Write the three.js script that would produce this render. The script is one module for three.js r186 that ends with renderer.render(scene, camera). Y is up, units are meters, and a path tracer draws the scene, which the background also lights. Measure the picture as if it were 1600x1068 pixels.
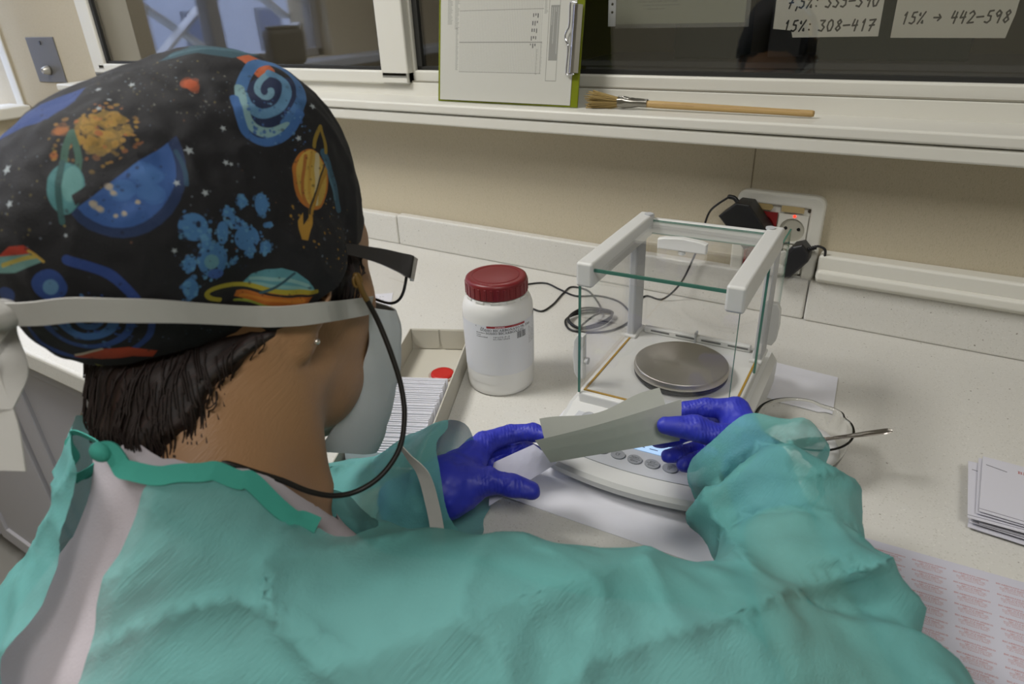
import * as THREE from 'three';
import { RoundedBoxGeometry } from 'three/addons/geometries/RoundedBoxGeometry.js';
import { mergeGeometries, mergeVertices, toCreasedNormals } from 'three/addons/utils/BufferGeometryUtils.js';
import { RectAreaLightUniformsLib } from 'three/addons/lights/RectAreaLightUniformsLib.js';

// ---------------------------------------------------------------- camera, sky, lights, exposure
const scene = new THREE.Scene();
const camera = new THREE.PerspectiveCamera(53.82, 1600 / 1068, 0.02, 60);
camera.rotation.order = 'YXZ';
camera.position.set(0, 1.38, 1.08);
camera.rotation.set(-0.47667, 0.57778, -0.043576);
camera.focus = 0.78; camera.userData.fStop = 9;
scene.background = new THREE.Color().setRGB(0.62, 0.72, 1.0);
scene.backgroundIntensity = 5.0;
const renderer = new THREE.WebGLRenderer({ antialias: true });
renderer.toneMapping = THREE.LinearToneMapping;
renderer.toneMappingExposure = 1.42;
renderer.shadowMap.enabled = true;
RectAreaLightUniformsLib.init();
const PANELS = [  // ceiling light panels: x, z, width, depth, intensity
  [-1.3, 1.1, 0.6, 0.6, 20.0],
  [0.65, 1.75, 0.6, 0.6, 11.0],
];
const panelColor = new THREE.Color().setRGB(1.0, 0.98, 0.95);

// ---------------------------------------------------------------- helpers
let seed = 7;
const rnd = () => { seed = (seed * 1664525 + 1013904223) >>> 0; return seed / 4294967296; };
const V = (x, y, z) => Array.isArray(x) ? new THREE.Vector3(x[0], x[1], x[2]) : new THREE.Vector3(x, y, z);
const clamp = (x, a = 0, b = 1) => Math.min(b, Math.max(a, x));
const sstep = (a, b, x) => { const t = clamp((x - a) / (b - a)); return t * t * (3 - 2 * t); };
const lerp = (a, b, t) => a + (b - a) * t;
const counts = {};
function numbered(n) { const k = counts[n] = (counts[n] ?? -1) + 1; return k ? n + '_' + String(k).padStart(3, '0') : n; }
function shade(o) { o.castShadow = true; o.receiveShadow = true; return o; }
function tag(o, label, category, group, kind) {
  o.userData.label = label; if (category) o.userData.category = category;
  if (group) o.userData.group = group; if (kind) o.userData.kind = kind; return o;
}
function thing(name, label, category, pos = [0, 0, 0], turn = 0, group) {
  const o = new THREE.Group(); o.name = numbered(name); o.position.set(...pos); o.rotation.y = turn; scene.add(o);
  return tag(o, label, category, group);
}
function mesh(name, geo, m, parent, label) {
  const o = shade(new THREE.Mesh(Array.isArray(geo) ? merge(geo) : geo, m));
  o.name = (parent ? name : numbered(name)); (parent ?? scene).add(o);
  if (label) o.userData.label = label; return o;
}
function struct(name, geo, m, parent) { const o = mesh(name, geo, m, parent); if (!parent) o.userData.kind = 'structure'; return o; }
function merge(list) {
  const l = list.map(g => { g = g.index ? g.toNonIndexed() : g; for (const k of Object.keys(g.attributes)) if (!['position', 'normal', 'uv'].includes(k)) g.deleteAttribute(k); return g; });
  return mergeGeometries(l);
}
const mv = (g, x, y, z) => g.translate(x, y, z);
function box(w, h, d, x = 0, y = 0, z = 0, r = 0) {
  const g = r ? new RoundedBoxGeometry(w, h, d, 2, Math.min(r, w / 2.01, h / 2.01, d / 2.01)) : new THREE.BoxGeometry(w, h, d);
  return g.translate(x, y, z);
}
const bb = (x0, x1, y0, y1, z0, z1, r = 0) => box(x1 - x0, y1 - y0, z1 - z0, (x0 + x1) / 2, (y0 + y1) / 2, (z0 + z1) / 2, r);
function cubeUV(g, s = 1) {  // uv in metres by dominant normal
  g = g.index ? g.toNonIndexed() : g; g.computeVertexNormals();
  const p = g.attributes.position, n = g.attributes.normal, uv = new Float32Array(p.count * 2);
  for (let i = 0; i < p.count; i++) {
    const a = [Math.abs(n.getX(i)), Math.abs(n.getY(i)), Math.abs(n.getZ(i))], x = p.getX(i), y = p.getY(i), z = p.getZ(i);
    const [u, v] = a[1] >= a[0] && a[1] >= a[2] ? [x, -z] : a[0] > a[2] ? [z, y] : [x, y];
    uv[2 * i] = u * s; uv[2 * i + 1] = v * s;
  }
  return g.setAttribute('uv', new THREE.BufferAttribute(uv, 2));
}
function tube(pts, r, seg = 64, rad = 8, closed = false, caps = true) {
  const c = new THREE.CatmullRomCurve3(pts.map(p => V(p)), closed, 'centripetal');
  const g = new THREE.TubeGeometry(c, seg, r, rad, closed);
  if (closed || !caps) return g;
  return merge([g, new THREE.SphereGeometry(r, 8, 6).translate(...c.getPoint(0).toArray()), new THREE.SphereGeometry(r, 8, 6).translate(...c.getPoint(1).toArray())]);
}
const lathe = (pts, seg = 64) => new THREE.LatheGeometry(pts.map(p => new THREE.Vector2(p[0], p[1])), seg);
function extrude(pts, depth, bevel = 0, holes = []) {
  const s = new THREE.Shape(pts.map(p => new THREE.Vector2(p[0], p[1])));
  for (const h of holes) s.holes.push(new THREE.Path(h.map(p => new THREE.Vector2(p[0], p[1]))));
  return new THREE.ExtrudeGeometry(s, { depth, bevelEnabled: bevel > 0, bevelSize: bevel, bevelThickness: bevel, bevelSegments: 3, curveSegments: 24 });
}
// a closed thin sheet: fn(u, v) -> Vector3, thickness t
function slab(fn, nu, nv, t) {
  const pos = [], uv = [], idx = [], P = [], e = 1e-3;
  for (let j = 0; j <= nv; j++) for (let i = 0; i <= nu; i++) {
    const u = i / nu, v = j / nv, p = fn(u, v);
    const du = fn(Math.min(1, u + e), v).sub(fn(Math.max(0, u - e), v)), dv = fn(u, Math.min(1, v + e)).sub(fn(u, Math.max(0, v - e)));
    P.push([p, du.cross(dv).normalize().multiplyScalar(t / 2), u, v]);
  }
  for (const s of [1, -1]) for (const [p, n, u, v] of P) { pos.push(p.x + s * n.x, p.y + s * n.y, p.z + s * n.z); uv.push(u, v); }
  const N = P.length, W = nu + 1;
  for (let j = 0; j < nv; j++) for (let i = 0; i < nu; i++) {
    const a = j * W + i, b = a + 1, c = a + W, d = c + 1;
    idx.push(a, b, d, a, d, c, N + a, N + d, N + b, N + a, N + c, N + d);
  }
  const edge = (a, b) => idx.push(a, N + b, b, a, N + a, N + b);
  for (let i = 0; i < nu; i++) { edge(i, i + 1); edge(nv * W + i + 1, nv * W + i); }
  for (let j = 0; j < nv; j++) { edge((j + 1) * W, j * W); edge(j * W + nu, (j + 1) * W + nu); }
  const g = new THREE.BufferGeometry();
  g.setAttribute('position', new THREE.Float32BufferAttribute(pos, 3)); g.setAttribute('uv', new THREE.Float32BufferAttribute(uv, 2)); g.setIndex(idx);
  return toCreasedNormals(g, 0.9);
}
function ribbon(pts, wids, width, t, n = 60) {  // centre points, across directions
  const c = new THREE.CatmullRomCurve3(pts.map(p => V(p)), false, 'centripetal'), w = new THREE.CatmullRomCurve3(wids.map(p => V(p)), false, 'centripetal');
  return slab((u, v) => c.getPoint(u).addScaledVector(w.getPoint(u).normalize(), (v - 0.5) * (typeof width === 'function' ? width(u) : width)), n, 4, t);
}
// bilinear quad sheet from four corners
const quad = (a, b, c, d) => (u, v) => V(a).lerp(V(b), u).lerp(V(d).lerp(V(c), u), v);
function hash3(x, y, z) { let h = Math.imul(x, 374761393) ^ Math.imul(y, 668265263) ^ Math.imul(z, 2147483647 ^ 0x5bd1e995); h = Math.imul(h ^ (h >>> 13), 1274126177); return ((h ^ (h >>> 16)) >>> 0) / 2147483648 - 1; }
function noise(x, y, z) {
  const X = Math.floor(x), Y = Math.floor(y), Z = Math.floor(z); x -= X; y -= Y; z -= Z;
  const f = t => t * t * t * (t * (t * 6 - 15) + 10), u = f(x), v = f(y), w = f(z);
  const h = (i, j, k) => hash3(X + i, Y + j, Z + k);
  return lerp(lerp(lerp(h(0, 0, 0), h(1, 0, 0), u), lerp(h(0, 1, 0), h(1, 1, 0), u), v), lerp(lerp(h(0, 0, 1), h(1, 0, 1), u), lerp(h(0, 1, 1), h(1, 1, 1), u), v), w);
}
function canvas(w, h, draw) {
  const c = document.createElement('canvas'); c.width = w; c.height = h; draw(c.getContext('2d'), w, h);
  const t = new THREE.CanvasTexture(c); t.colorSpace = THREE.SRGBColorSpace; t.wrapS = t.wrapT = THREE.RepeatWrapping; t.anisotropy = 8; return t;
}
function grain(w, h, fn) {  // grey data texture
  const d = new Uint8Array(w * h * 4);
  for (let y = 0; y < h; y++) for (let x = 0; x < w; x++) { const g = clamp(fn(x, y)) * 255, i = (y * w + x) * 4; d[i] = d[i + 1] = d[i + 2] = g; d[i + 3] = 255; }
  const t = new THREE.DataTexture(d, w, h); t.magFilter = t.minFilter = THREE.LinearFilter; t.wrapS = t.wrapT = THREE.RepeatWrapping; t.needsUpdate = true; return t;
}
const std = (color, roughness = 0.6, o = {}) => new THREE.MeshStandardMaterial({ color, roughness, ...o });
const phy = (color, roughness = 0.6, o = {}) => new THREE.MeshPhysicalMaterial({ color, roughness, ...o });
const dbl = { side: THREE.DoubleSide };
const grainTex = grain(256, 256, () => 0.35 + 0.65 * rnd());
const rep = (t, x, y) => { const c = t.clone(); c.repeat.set(x, y); c.needsUpdate = true; return c; };
const M = {
  white: std('#d4d2cb', 0.45), whitePlastic: std('#cfcfcb', 0.42), greyPlastic: std('#b4b6b8', 0.45), frame: std('#d2d0c6', 0.4),
  dark: std('#17171a', 0.45), black: std('#0d0d0f', 0.4), seal: std('#20201d', 0.6), steel: std('#a8a6a2', 0.3, { metalness: 1 }), chrome: std('#cfcfd2', 0.15, { metalness: 1 }),
  glass: phy('#ffffff', 0.02, { transmission: 1, thickness: 0, ior: 1.5 }), glassEdge: phy('#568a7a', 0.15, { transmission: 0.35, thickness: 0 }),
  paper: std('#dcdce2', 0.8), paperWarm: std('#d3d2ca', 0.8), card: std('#b9b5a8', 0.85), cabinet: std('#a9a8ad', 0.5),
};

// ---------------------------------------------------------------- lamps of the room
const CEIL = 2.62;
for (const [x, z, w, d, I] of PANELS) {
  const t = thing('ceiling_light', x < 0 ? 'square ceiling light panel near the daylight window' : 'square ceiling light panel behind the seated worker', 'ceiling light', [x, CEIL, z]);
  mesh('light_frame', [bb(-w / 2 - 0.03, w / 2 + 0.03, -0.03, 0, -d / 2 - 0.03, -d / 2), bb(-w / 2 - 0.03, w / 2 + 0.03, -0.03, 0, d / 2, d / 2 + 0.03), bb(-w / 2 - 0.03, -w / 2, -0.03, 0, -d / 2, d / 2), bb(w / 2, w / 2 + 0.03, -0.03, 0, -d / 2, d / 2)], M.white, t);
  mesh('light_diffuser', bb(-w / 2, w / 2, -0.018, -0.004, -d / 2, d / 2), std('#f0eee6', 0.6, { emissive: panelColor, emissiveIntensity: 0.9 }), t);
  const L = new THREE.RectAreaLight(panelColor, I, w, d); L.position.set(0, -0.022, 0); L.rotation.x = -Math.PI / 2; L.name = 'panel_light'; t.add(L);
}

// ================================================================ the room
const wallPaper = canvas(512, 512, (c, w, h) => {
  c.fillStyle = '#b8ae97'; c.fillRect(0, 0, w, h);
  for (let i = 0; i < 9000; i++) { const k = rnd(); c.fillStyle = k < 0.5 ? `rgba(92,82,62,${0.05 + 0.08 * rnd()})` : `rgba(226,216,196,${0.04 + 0.08 * rnd()})`; c.fillRect(rnd() * w, rnd() * h, 1 + rnd(), 2 + rnd() * 9); }
});
const wallMat = std('#ffffff', 0.85, { map: rep(wallPaper, 6, 6) });
const plainWall = std('#a9a594', 0.9);
const counterTex = canvas(1024, 1024, (c, w, h) => {
  c.fillStyle = '#cbc9c2'; c.fillRect(0, 0, w, h);
  for (let i = 0; i < 26000; i++) { const k = rnd(); c.fillStyle = k < 0.55 ? `rgba(140,134,120,${0.15 + 0.25 * rnd()})` : `rgba(235,232,224,${0.2 + 0.3 * rnd()})`; const s = 0.8 + 1.6 * rnd(); c.fillRect(rnd() * w, rnd() * h, s, s); }
  for (let i = 0; i < 110; i++) { c.fillStyle = `rgba(70,62,50,${0.3 + 0.45 * rnd()})`; const s = 1 + 1.6 * rnd(); c.beginPath(); c.ellipse(rnd() * w, rnd() * h, s, s * 0.7, rnd() * 3, 0, 7); c.fill(); }
});
const counterMat = std('#ffffff', 0.48, { map: rep(counterTex, 1.9, 1.9) });
const floorMat = std('#8d8b86', 0.5, { bumpMap: rep(grainTex, 4, 4), bumpScale: 0.0004 });
const X0 = -2.5, X1 = 1.7, Z1 = 3.3, ZF = -3.2, WT = 0.12;
struct('floor', cubeUV(bb(X0 - 0.3, X1 + 0.3, -0.1, 0, ZF - 0.3, Z1 + 0.3)), floorMat);
struct('ceiling', cubeUV(bb(X0 - 0.3, X1 + 0.3, CEIL, CEIL + 0.1, ZF - 0.3, Z1 + 0.3)), std('#cfccc2', 0.9));
struct('wall_right', cubeUV(bb(X1, X1 + 0.2, 0, CEIL, ZF, Z1)), plainWall);
struct('wall_front', cubeUV(bb(X0, X1, 0, CEIL, Z1, Z1 + 0.2)), plainWall);
struct('wall_far', cubeUV(bb(X0, X1, 0, CEIL, ZF - 0.2, ZF)), std('#77745f', 0.9));
// partition with a glazed opening
const OX0 = -2.02, OX1 = 1.45, OY0 = 1.2, OY1 = 2.2;
const wb = struct('wall_back', cubeUV(merge([bb(X0, X1, 0, OY0, -WT, 0), bb(X0, X1, OY1, CEIL, -WT, 0), bb(X0, OX0, OY0, OY1, -WT, 0), bb(OX1, X1, OY0, OY1, -WT, 0)])), wallMat);
{ const s = [-0.2459,1.1486,0]; struct('wallpaper_seam', bb(s[0] - 0.0007, s[0] + 0.0007, 1.0, 1.175, 0, 0.0006), std('#857b66', 0.9), wb); }
// outer wall with two window openings: a narrow one in the corner, W1, and the lattice window, W2 (which the left pane mirrors)
const W1 = [0.004, 0.26, 1.125, 2.3], W2 = [0.5, 1.36, 1.16, 2.3];
struct('wall_left', cubeUV(merge([
  bb(X0 - 0.25, X0, 0, 1.125, ZF, Z1), bb(X0 - 0.25, X0, 2.3, CEIL, ZF, Z1), bb(X0 - 0.25, X0, 1.125, 2.3, ZF, W1[0]), bb(X0 - 0.25, X0, 1.125, 2.3, W1[1], W2[0]),
  bb(X0 - 0.25, X0, 1.125, 2.3, W2[1], Z1), bb(X0 - 0.25, X0, 1.125, 1.16, W2[0], W2[1])])), wallMat);
function frameBars(z0, z1, y0, y1, w, x0, x1, extra = []) {
  return [bb(x0, x1, y0, y0 + w, z0, z1, 0.004), bb(x0, x1, y1 - w, y1, z0, z1, 0.004), bb(x0, x1, y0, y1, z0, z0 + w, 0.004), bb(x0, x1, y0, y1, z1 - w, z1, 0.004), ...extra];
}
// window_1: narrow bright window in the left corner
{
  const t = new THREE.Group(); t.name = 'window_1'; t.userData.kind = 'structure'; t.userData.label = 'narrow bright window at the far left edge'; scene.add(t);
  mesh('window_frame', frameBars(W1[0], W1[1], W1[2], W1[3], 0.005, X0 - 0.04, X0 + 0.003), M.frame, t);
  mesh('window_sill', bb(X0 - 0.1, X0 + 0.03, W1[2] - 0.03, W1[2] + 0.004, W1[0] - 0.003, W1[1] + 0.02, 0.006), M.frame, t);
  mesh('pane', bb(X0 - 0.03, X0 - 0.025, W1[2] + 0.005, W1[3] - 0.005, W1[0] + 0.005, W1[1] - 0.005), M.glass, t);
}
// window_2: daylight window with a diagonal lattice outside
{
  const t = new THREE.Group(); t.name = 'window_2'; t.userData.kind = 'structure'; t.userData.label = 'daylight window with a white diagonal lattice, mirrored in the left pane above the counter'; scene.add(t);
  mesh('window_frame', frameBars(W2[0], W2[1], W2[2], W2[3], 0.035, X0 - 0.12, X0 - 0.06, [bb(X0 - 0.12, X0 - 0.05, W2[2], W2[3], 0.785, 0.84, 0.004)]), std('#8f8f90', 0.5), t);
  for (const [a, b] of [[W2[0] + 0.035, 0.785], [0.84, W2[1] - 0.035]]) mesh('pane', bb(X0 - 0.093, X0 - 0.088, W2[2] + 0.035, W2[3] - 0.035, a, b), M.glass, t);
  const L = new THREE.Group(); L.name = 'lattice'; L.userData.label = 'white diagonal lattice bars outside the panes'; t.add(L);
  const lm = std('#d5d8dc', 0.5), m = 0.72, ang = Math.atan(m);
  for (const s of [1, -1]) for (let k = -4; k < 6; k++) {  // bars y = 1.31 + s m (z - 0.772) + 0.436 k, trimmed to the opening
    const y = z => 1.31 + s * m * (z - 0.772) + 0.436 * k; let z0 = W2[0], z1 = W2[1];
    const zl = (W2[2] - y(0)) / (s * m), zh = (W2[3] - y(0)) / (s * m); z0 = Math.max(z0, Math.min(zl, zh)); z1 = Math.min(z1, Math.max(zl, zh)); if (z1 - z0 < 0.05) continue;
    const g = box(0.06, 0.014, (z1 - z0) / Math.cos(ang), 0, 0, 0, 0.003); g.rotateX(-s * ang); g.translate(X0 - 0.21 - (s > 0 ? 0 : 0.062), y((z0 + z1) / 2), (z0 + z1) / 2);
    mesh('lattice_bar', g, lm, L);
  }
  mesh('window_ledge', bb(X0 - 0.05, X0 + 0.16, 1.12, 1.158, 0.36, 2.6, 0.008), std('#a9b0bd', 0.5), t);
}
// window_3: the glazed partition above the counter
{
  const t = new THREE.Group(); t.name = 'window_3'; t.userData.kind = 'structure'; t.userData.label = 'white framed interior window above the counter'; scene.add(t);
  const fr = (x0, x1, y0, y1, z0, z1) => bb(x0, x1, y0, y1, z0, z1, 0.004);
  mesh('window_frame', [fr(OX0, OX1, OY0, 1.238, -0.1, 0.012), fr(OX0, OX1, OY1 - 0.05, OY1, -0.1, 0.012), fr(OX0, OX0 + 0.055, OY0, OY1, -0.1, 0.012), fr(OX1 - 0.055, OX1, OY0, OY1, -0.1, 0.012)], M.frame, t);
  const coated = phy('#ffffff', 0.02, { transmission: 1, thickness: 0, ior: 1.9 });
  const sash = (name, x0, x1, z, wl, wr, y0 = 1.232, lab) => {
    const s = new THREE.Group(); s.name = name; s.userData.label = lab; t.add(s);
    mesh('sash_frame', [fr(x0, x1, y0, 1.257, z - 0.03, z), fr(x0, x1, 2.1, 2.155, z - 0.03, z), fr(x0, x0 + wl, y0, 2.155, z - 0.03, z), fr(x1 - wr, x1, y0, 2.155, z - 0.03, z)], M.frame, s);
    mesh('seal', [bb(x0 + wl, x1 - wr, 1.257, 1.263, z - 0.022, z - 0.008), bb(x0 + wl, x0 + wl + 0.012, 1.257, 2.1, z - 0.022, z - 0.008), bb(x1 - wr - 0.006, x1 - wr, 1.257, 2.1, z - 0.022, z - 0.008)], M.seal, s);
    mesh('pane', bb(x0 + wl, x1 - wr, 1.257, 2.1, z - 0.017, z - 0.012), coated, s);
  };
  sash('sliding_sash', -1.975, -0.9, 0.022, 0.03, 0.068, 1.232, 'left sliding sash looking through to the lattice window');
  sash('fixed_sash', -0.915, OX1 - 0.05, 0.006, 0.02, 0.05, 1.232, 'right sash with papers taped behind its glass');
  mesh('window_sill', [bb(OX0 - 0.05, OX1 + 0.03, 1.196, 1.212, 0.0, 0.098, 0.004), bb(OX0 - 0.05, OX1 + 0.03, 1.175, 1.1945, 0, 0.094, 0.004)], M.frame, t);
  mesh('frame_groove', bb(-0.9, OX1 - 0.05, 1.2372, 1.2388, -0.04, 0.0124), std('#8d897c', 0.7), t);
}
// counter, upstand, trunking and base cabinets
const worktop = mesh('worktop', cubeUV(bb(X0, X1, 0.862, 0.9, 0, 0.695, 0.006)), counterMat);
tag(worktop, 'long pale speckled worktop running under the interior window', 'worktop');
{
  const t = thing('upstand', 'low speckled upstand along the back of the worktop', 'backsplash');
  const jx = [-0.9757,0.9243,0.02][0];
  mesh('upstand_panel', cubeUV(bb(X0, jx - 0.0008, 0.9, 0.964, 0, 0.02, 0.004)), counterMat, t);
  mesh('upstand_panel', cubeUV(bb(jx + 0.0008, -0.137, 0.9, 0.967, 0, 0.02, 0.004)), counterMat, t);
  mesh('upstand_panel', cubeUV(bb(-0.1355, X1, 0.9, 0.97, 0, 0.022, 0.004)), counterMat, t);
}
{
  const t = thing('cable_trunking', 'white plastic cable trunking running right from the power outlet', 'trunking', [0, 0.97, 0]);
  mesh('trunking_body', bb(-0.128, X1, 0, 0.044, 0, 0.03, 0.005), M.frame, t);
  mesh('trunking_cover', bb(-0.128, X1, 0.004, 0.022, 0, 0.036, 0.006), M.frame, t);
}
{
  const y1 = 0.855, y0 = 0.1, zf = 0.655;
  const kn = std('#8f8a82', 0.28, { metalness: 1 });
  const knobGeo = lathe([[0, 0], [0.006, 0], [0.005, 0.012], [0.008, 0.016], [0.0155, 0.02], [0.0165, 0.024], [0.013, 0.028], [0, 0.03]], 32).rotateX(Math.PI / 2);
  const units = [[-2.49, -1.99], [-1.98, -1.5], [-1.455, -0.99], [-0.98, -0.5], [-0.49, 0.0], [0.01, 0.5], [0.51, 1.0], [1.01, 1.69]];
  const where = ['leftmost white base cabinet below the daylight window', 'second white base cabinet from the left under the worktop', 'white base cabinet with a metal knob left of the seated worker', 'white base cabinet right behind the knees of the seated worker', 'white base cabinet under the bottle and balance', 'white base cabinet under the stack of cards', 'white base cabinet second from the right wall', 'white base cabinet against the right wall'];
  units.forEach(([a, b], i) => {
    const t = thing('base_cabinet', where[i], 'cabinet', [(a + b) / 2, 0, 0]), w = b - a;
    mesh('carcass', bb(-w / 2, w / 2, y0, 0.86, 0.05, zf - 0.02), M.cabinet, t);
    mesh('plinth', bb(-w / 2, w / 2, 0, y0, 0.05, zf - 0.08), M.cabinet, t);
    const d = new THREE.Group(); d.name = 'door'; t.add(d);
    const h = y1 - y0, f = 0.055;
    mesh('door_panel', [bb(-w / 2 + 0.003, w / 2 - 0.003, y0 + 0.005, y1, zf - 0.018, zf - 0.004), ...[[-w / 2 + 0.003, -w / 2 + f, y0 + 0.005, y1], [w / 2 - f, w / 2 - 0.003, y0 + 0.005, y1], [-w / 2 + f, w / 2 - f, y0 + 0.005, y0 + f], [-w / 2 + f, w / 2 - f, y1 - f, y1]].map(q => bb(q[0], q[1], q[2], q[3], zf - 0.006, zf + 0.004, 0.003))], M.cabinet, d);
    const kx = i === 2 ? [-1.099,0.7773,0.68][0] - (a + b) / 2 : w / 2 - 0.06;
    mesh('knob', knobGeo.clone().translate(kx, 0.787, zf), kn, d);
  });
  for (const [x, l] of [[-1.4775, 'narrow white filler panel between two base cabinets']]) { const p = mesh('filler_panel', [bb(x - 0.021, x + 0.021, 0.1, 0.86, 0.05, zf - 0.004, 0.003)], M.cabinet); tag(p, l, 'panel'); }
}
// beyond the glass: low cabinet, green box, dark box, round tin
{
  const g = std('#8d9094', 0.6);
  const t = thing('low_cabinet', 'grey low cabinet seen dimly through the right pane', 'cabinet', [-0.45, 0, -2.9]);
  mesh('carcass', bb(-1.4, 2.1, 0, 1.0, -0.25, 0.25, 0.01), g, t); mesh('cabinet_top', bb(-1.42, 2.12, 1.0, 1.03, -0.27, 0.27, 0.006), g, t);
  for (let i = 0; i < 6; i++) mesh('door', bb(-1.38 + i * 0.58, -0.82 + i * 0.58, 0.06, 0.97, 0.25, 0.266, 0.006), g, t);
  const gm = std('#0e3a38', 0.7);
  const b1 = thing('storage_box', 'dark green box on the low cabinet, behind the yellow clipboard edge', 'box', [-1.2, 1.03, -2.9]); mesh('box_body', bb(-0.17, 0.17, 0, 0.5, -0.15, 0.15, 0.01), gm, b1); mesh('box_lid', bb(-0.18, 0.18, 0.5, 0.55, -0.16, 0.16, 0.01), gm, b1);
  const b2 = thing('storage_box', 'dark green box on the low cabinet, behind the left handwritten note', 'box', [-0.36, 1.03, -2.9]); mesh('box_body', bb(-0.28, 0.36, 0, 0.52, -0.15, 0.15, 0.01), gm, b2); mesh('box_lid', bb(-0.29, 0.37, 0.52, 0.56, -0.16, 0.16, 0.01), gm, b2);
  const b4 = thing('wall_column', 'pale column beside the dark green box behind the glass', 'column', [-0.83, 1.03, -3.0]); mesh('column_shaft', bb(-0.08, 0.08, 0, 1.5, -0.1, 0.1, 0.01), g, b4);
  const b3 = thing('dark_box', 'dark grey box on the lattice window ledge, mirrored in the left pane', 'box', [-2.4, 1.159, 1.0], 0.5); mesh('box_body', bb(-0.075, 0.075, 0, 0.13, -0.07, 0.07, 0.02), std('#3a3831', 0.7), b3); mesh('box_lid', bb(-0.06, 0.06, 0.13, 0.142, -0.055, 0.055, 0.006), std('#4a473d', 0.7), b3);
}
// outside the windows: ground and buildings
{
  const wf = std('#6f747c', 0.8);
  const gr = struct('ground', bb(-60, -2.8, -3.2, -3, -40, 40), std('#6e7068', 0.95)); void gr;
  const cols = ['#8a93a8', '#a58f80', '#8f98ac', '#9a9fa9', '#7f889c'];
  const spots = [[-15, -6.9, 5.7, 9], [-16.5, -0.6, 5.7, 8], [-16, 5.7, 5.7, 10], [-20, 13, 8, 9], [-17, -14, 7.4, 11]];
  const lab = ['blue grey building far outside the lattice window', 'brownish building far outside the lattice window', 'pale blue building outside the daylight window', 'pale grey building outside the left end of the daylight window', 'slate blue building at the far end of the street'];
  spots.forEach(([x, z, w, h], i) => {
    const t = thing('building', lab[i], 'building', [x, -3, z]), m = std(cols[i], 0.9), gm = std('#39455e', 0.2);
    mesh('facade', bb(-3, 0, 0, h, -w / 2, w / 2), m, t); mesh('roof', bb(-3.2, 0.2, h, h + 0.3, -w / 2 - 0.2, w / 2 + 0.2), std('#6d625c', 0.9), t);
    for (let y = 1; y < h - 1; y += 2.1) for (let k = 0; k < 3; k++) { const zz = -w / 2 + w * (k + 0.5) / 3; const f = mesh('window', bb(0, 0.06, y - 0.08, y + 1.2, zz - 0.5, zz + 0.5), wf, t); mesh('pane', bb(0.06, 0.075, y, y + 1.12, zz - 0.42, zz + 0.42), gm, f); }
  });
}

// ================================================================ things on and above the worktop
const TOP = 0.9;
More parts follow.
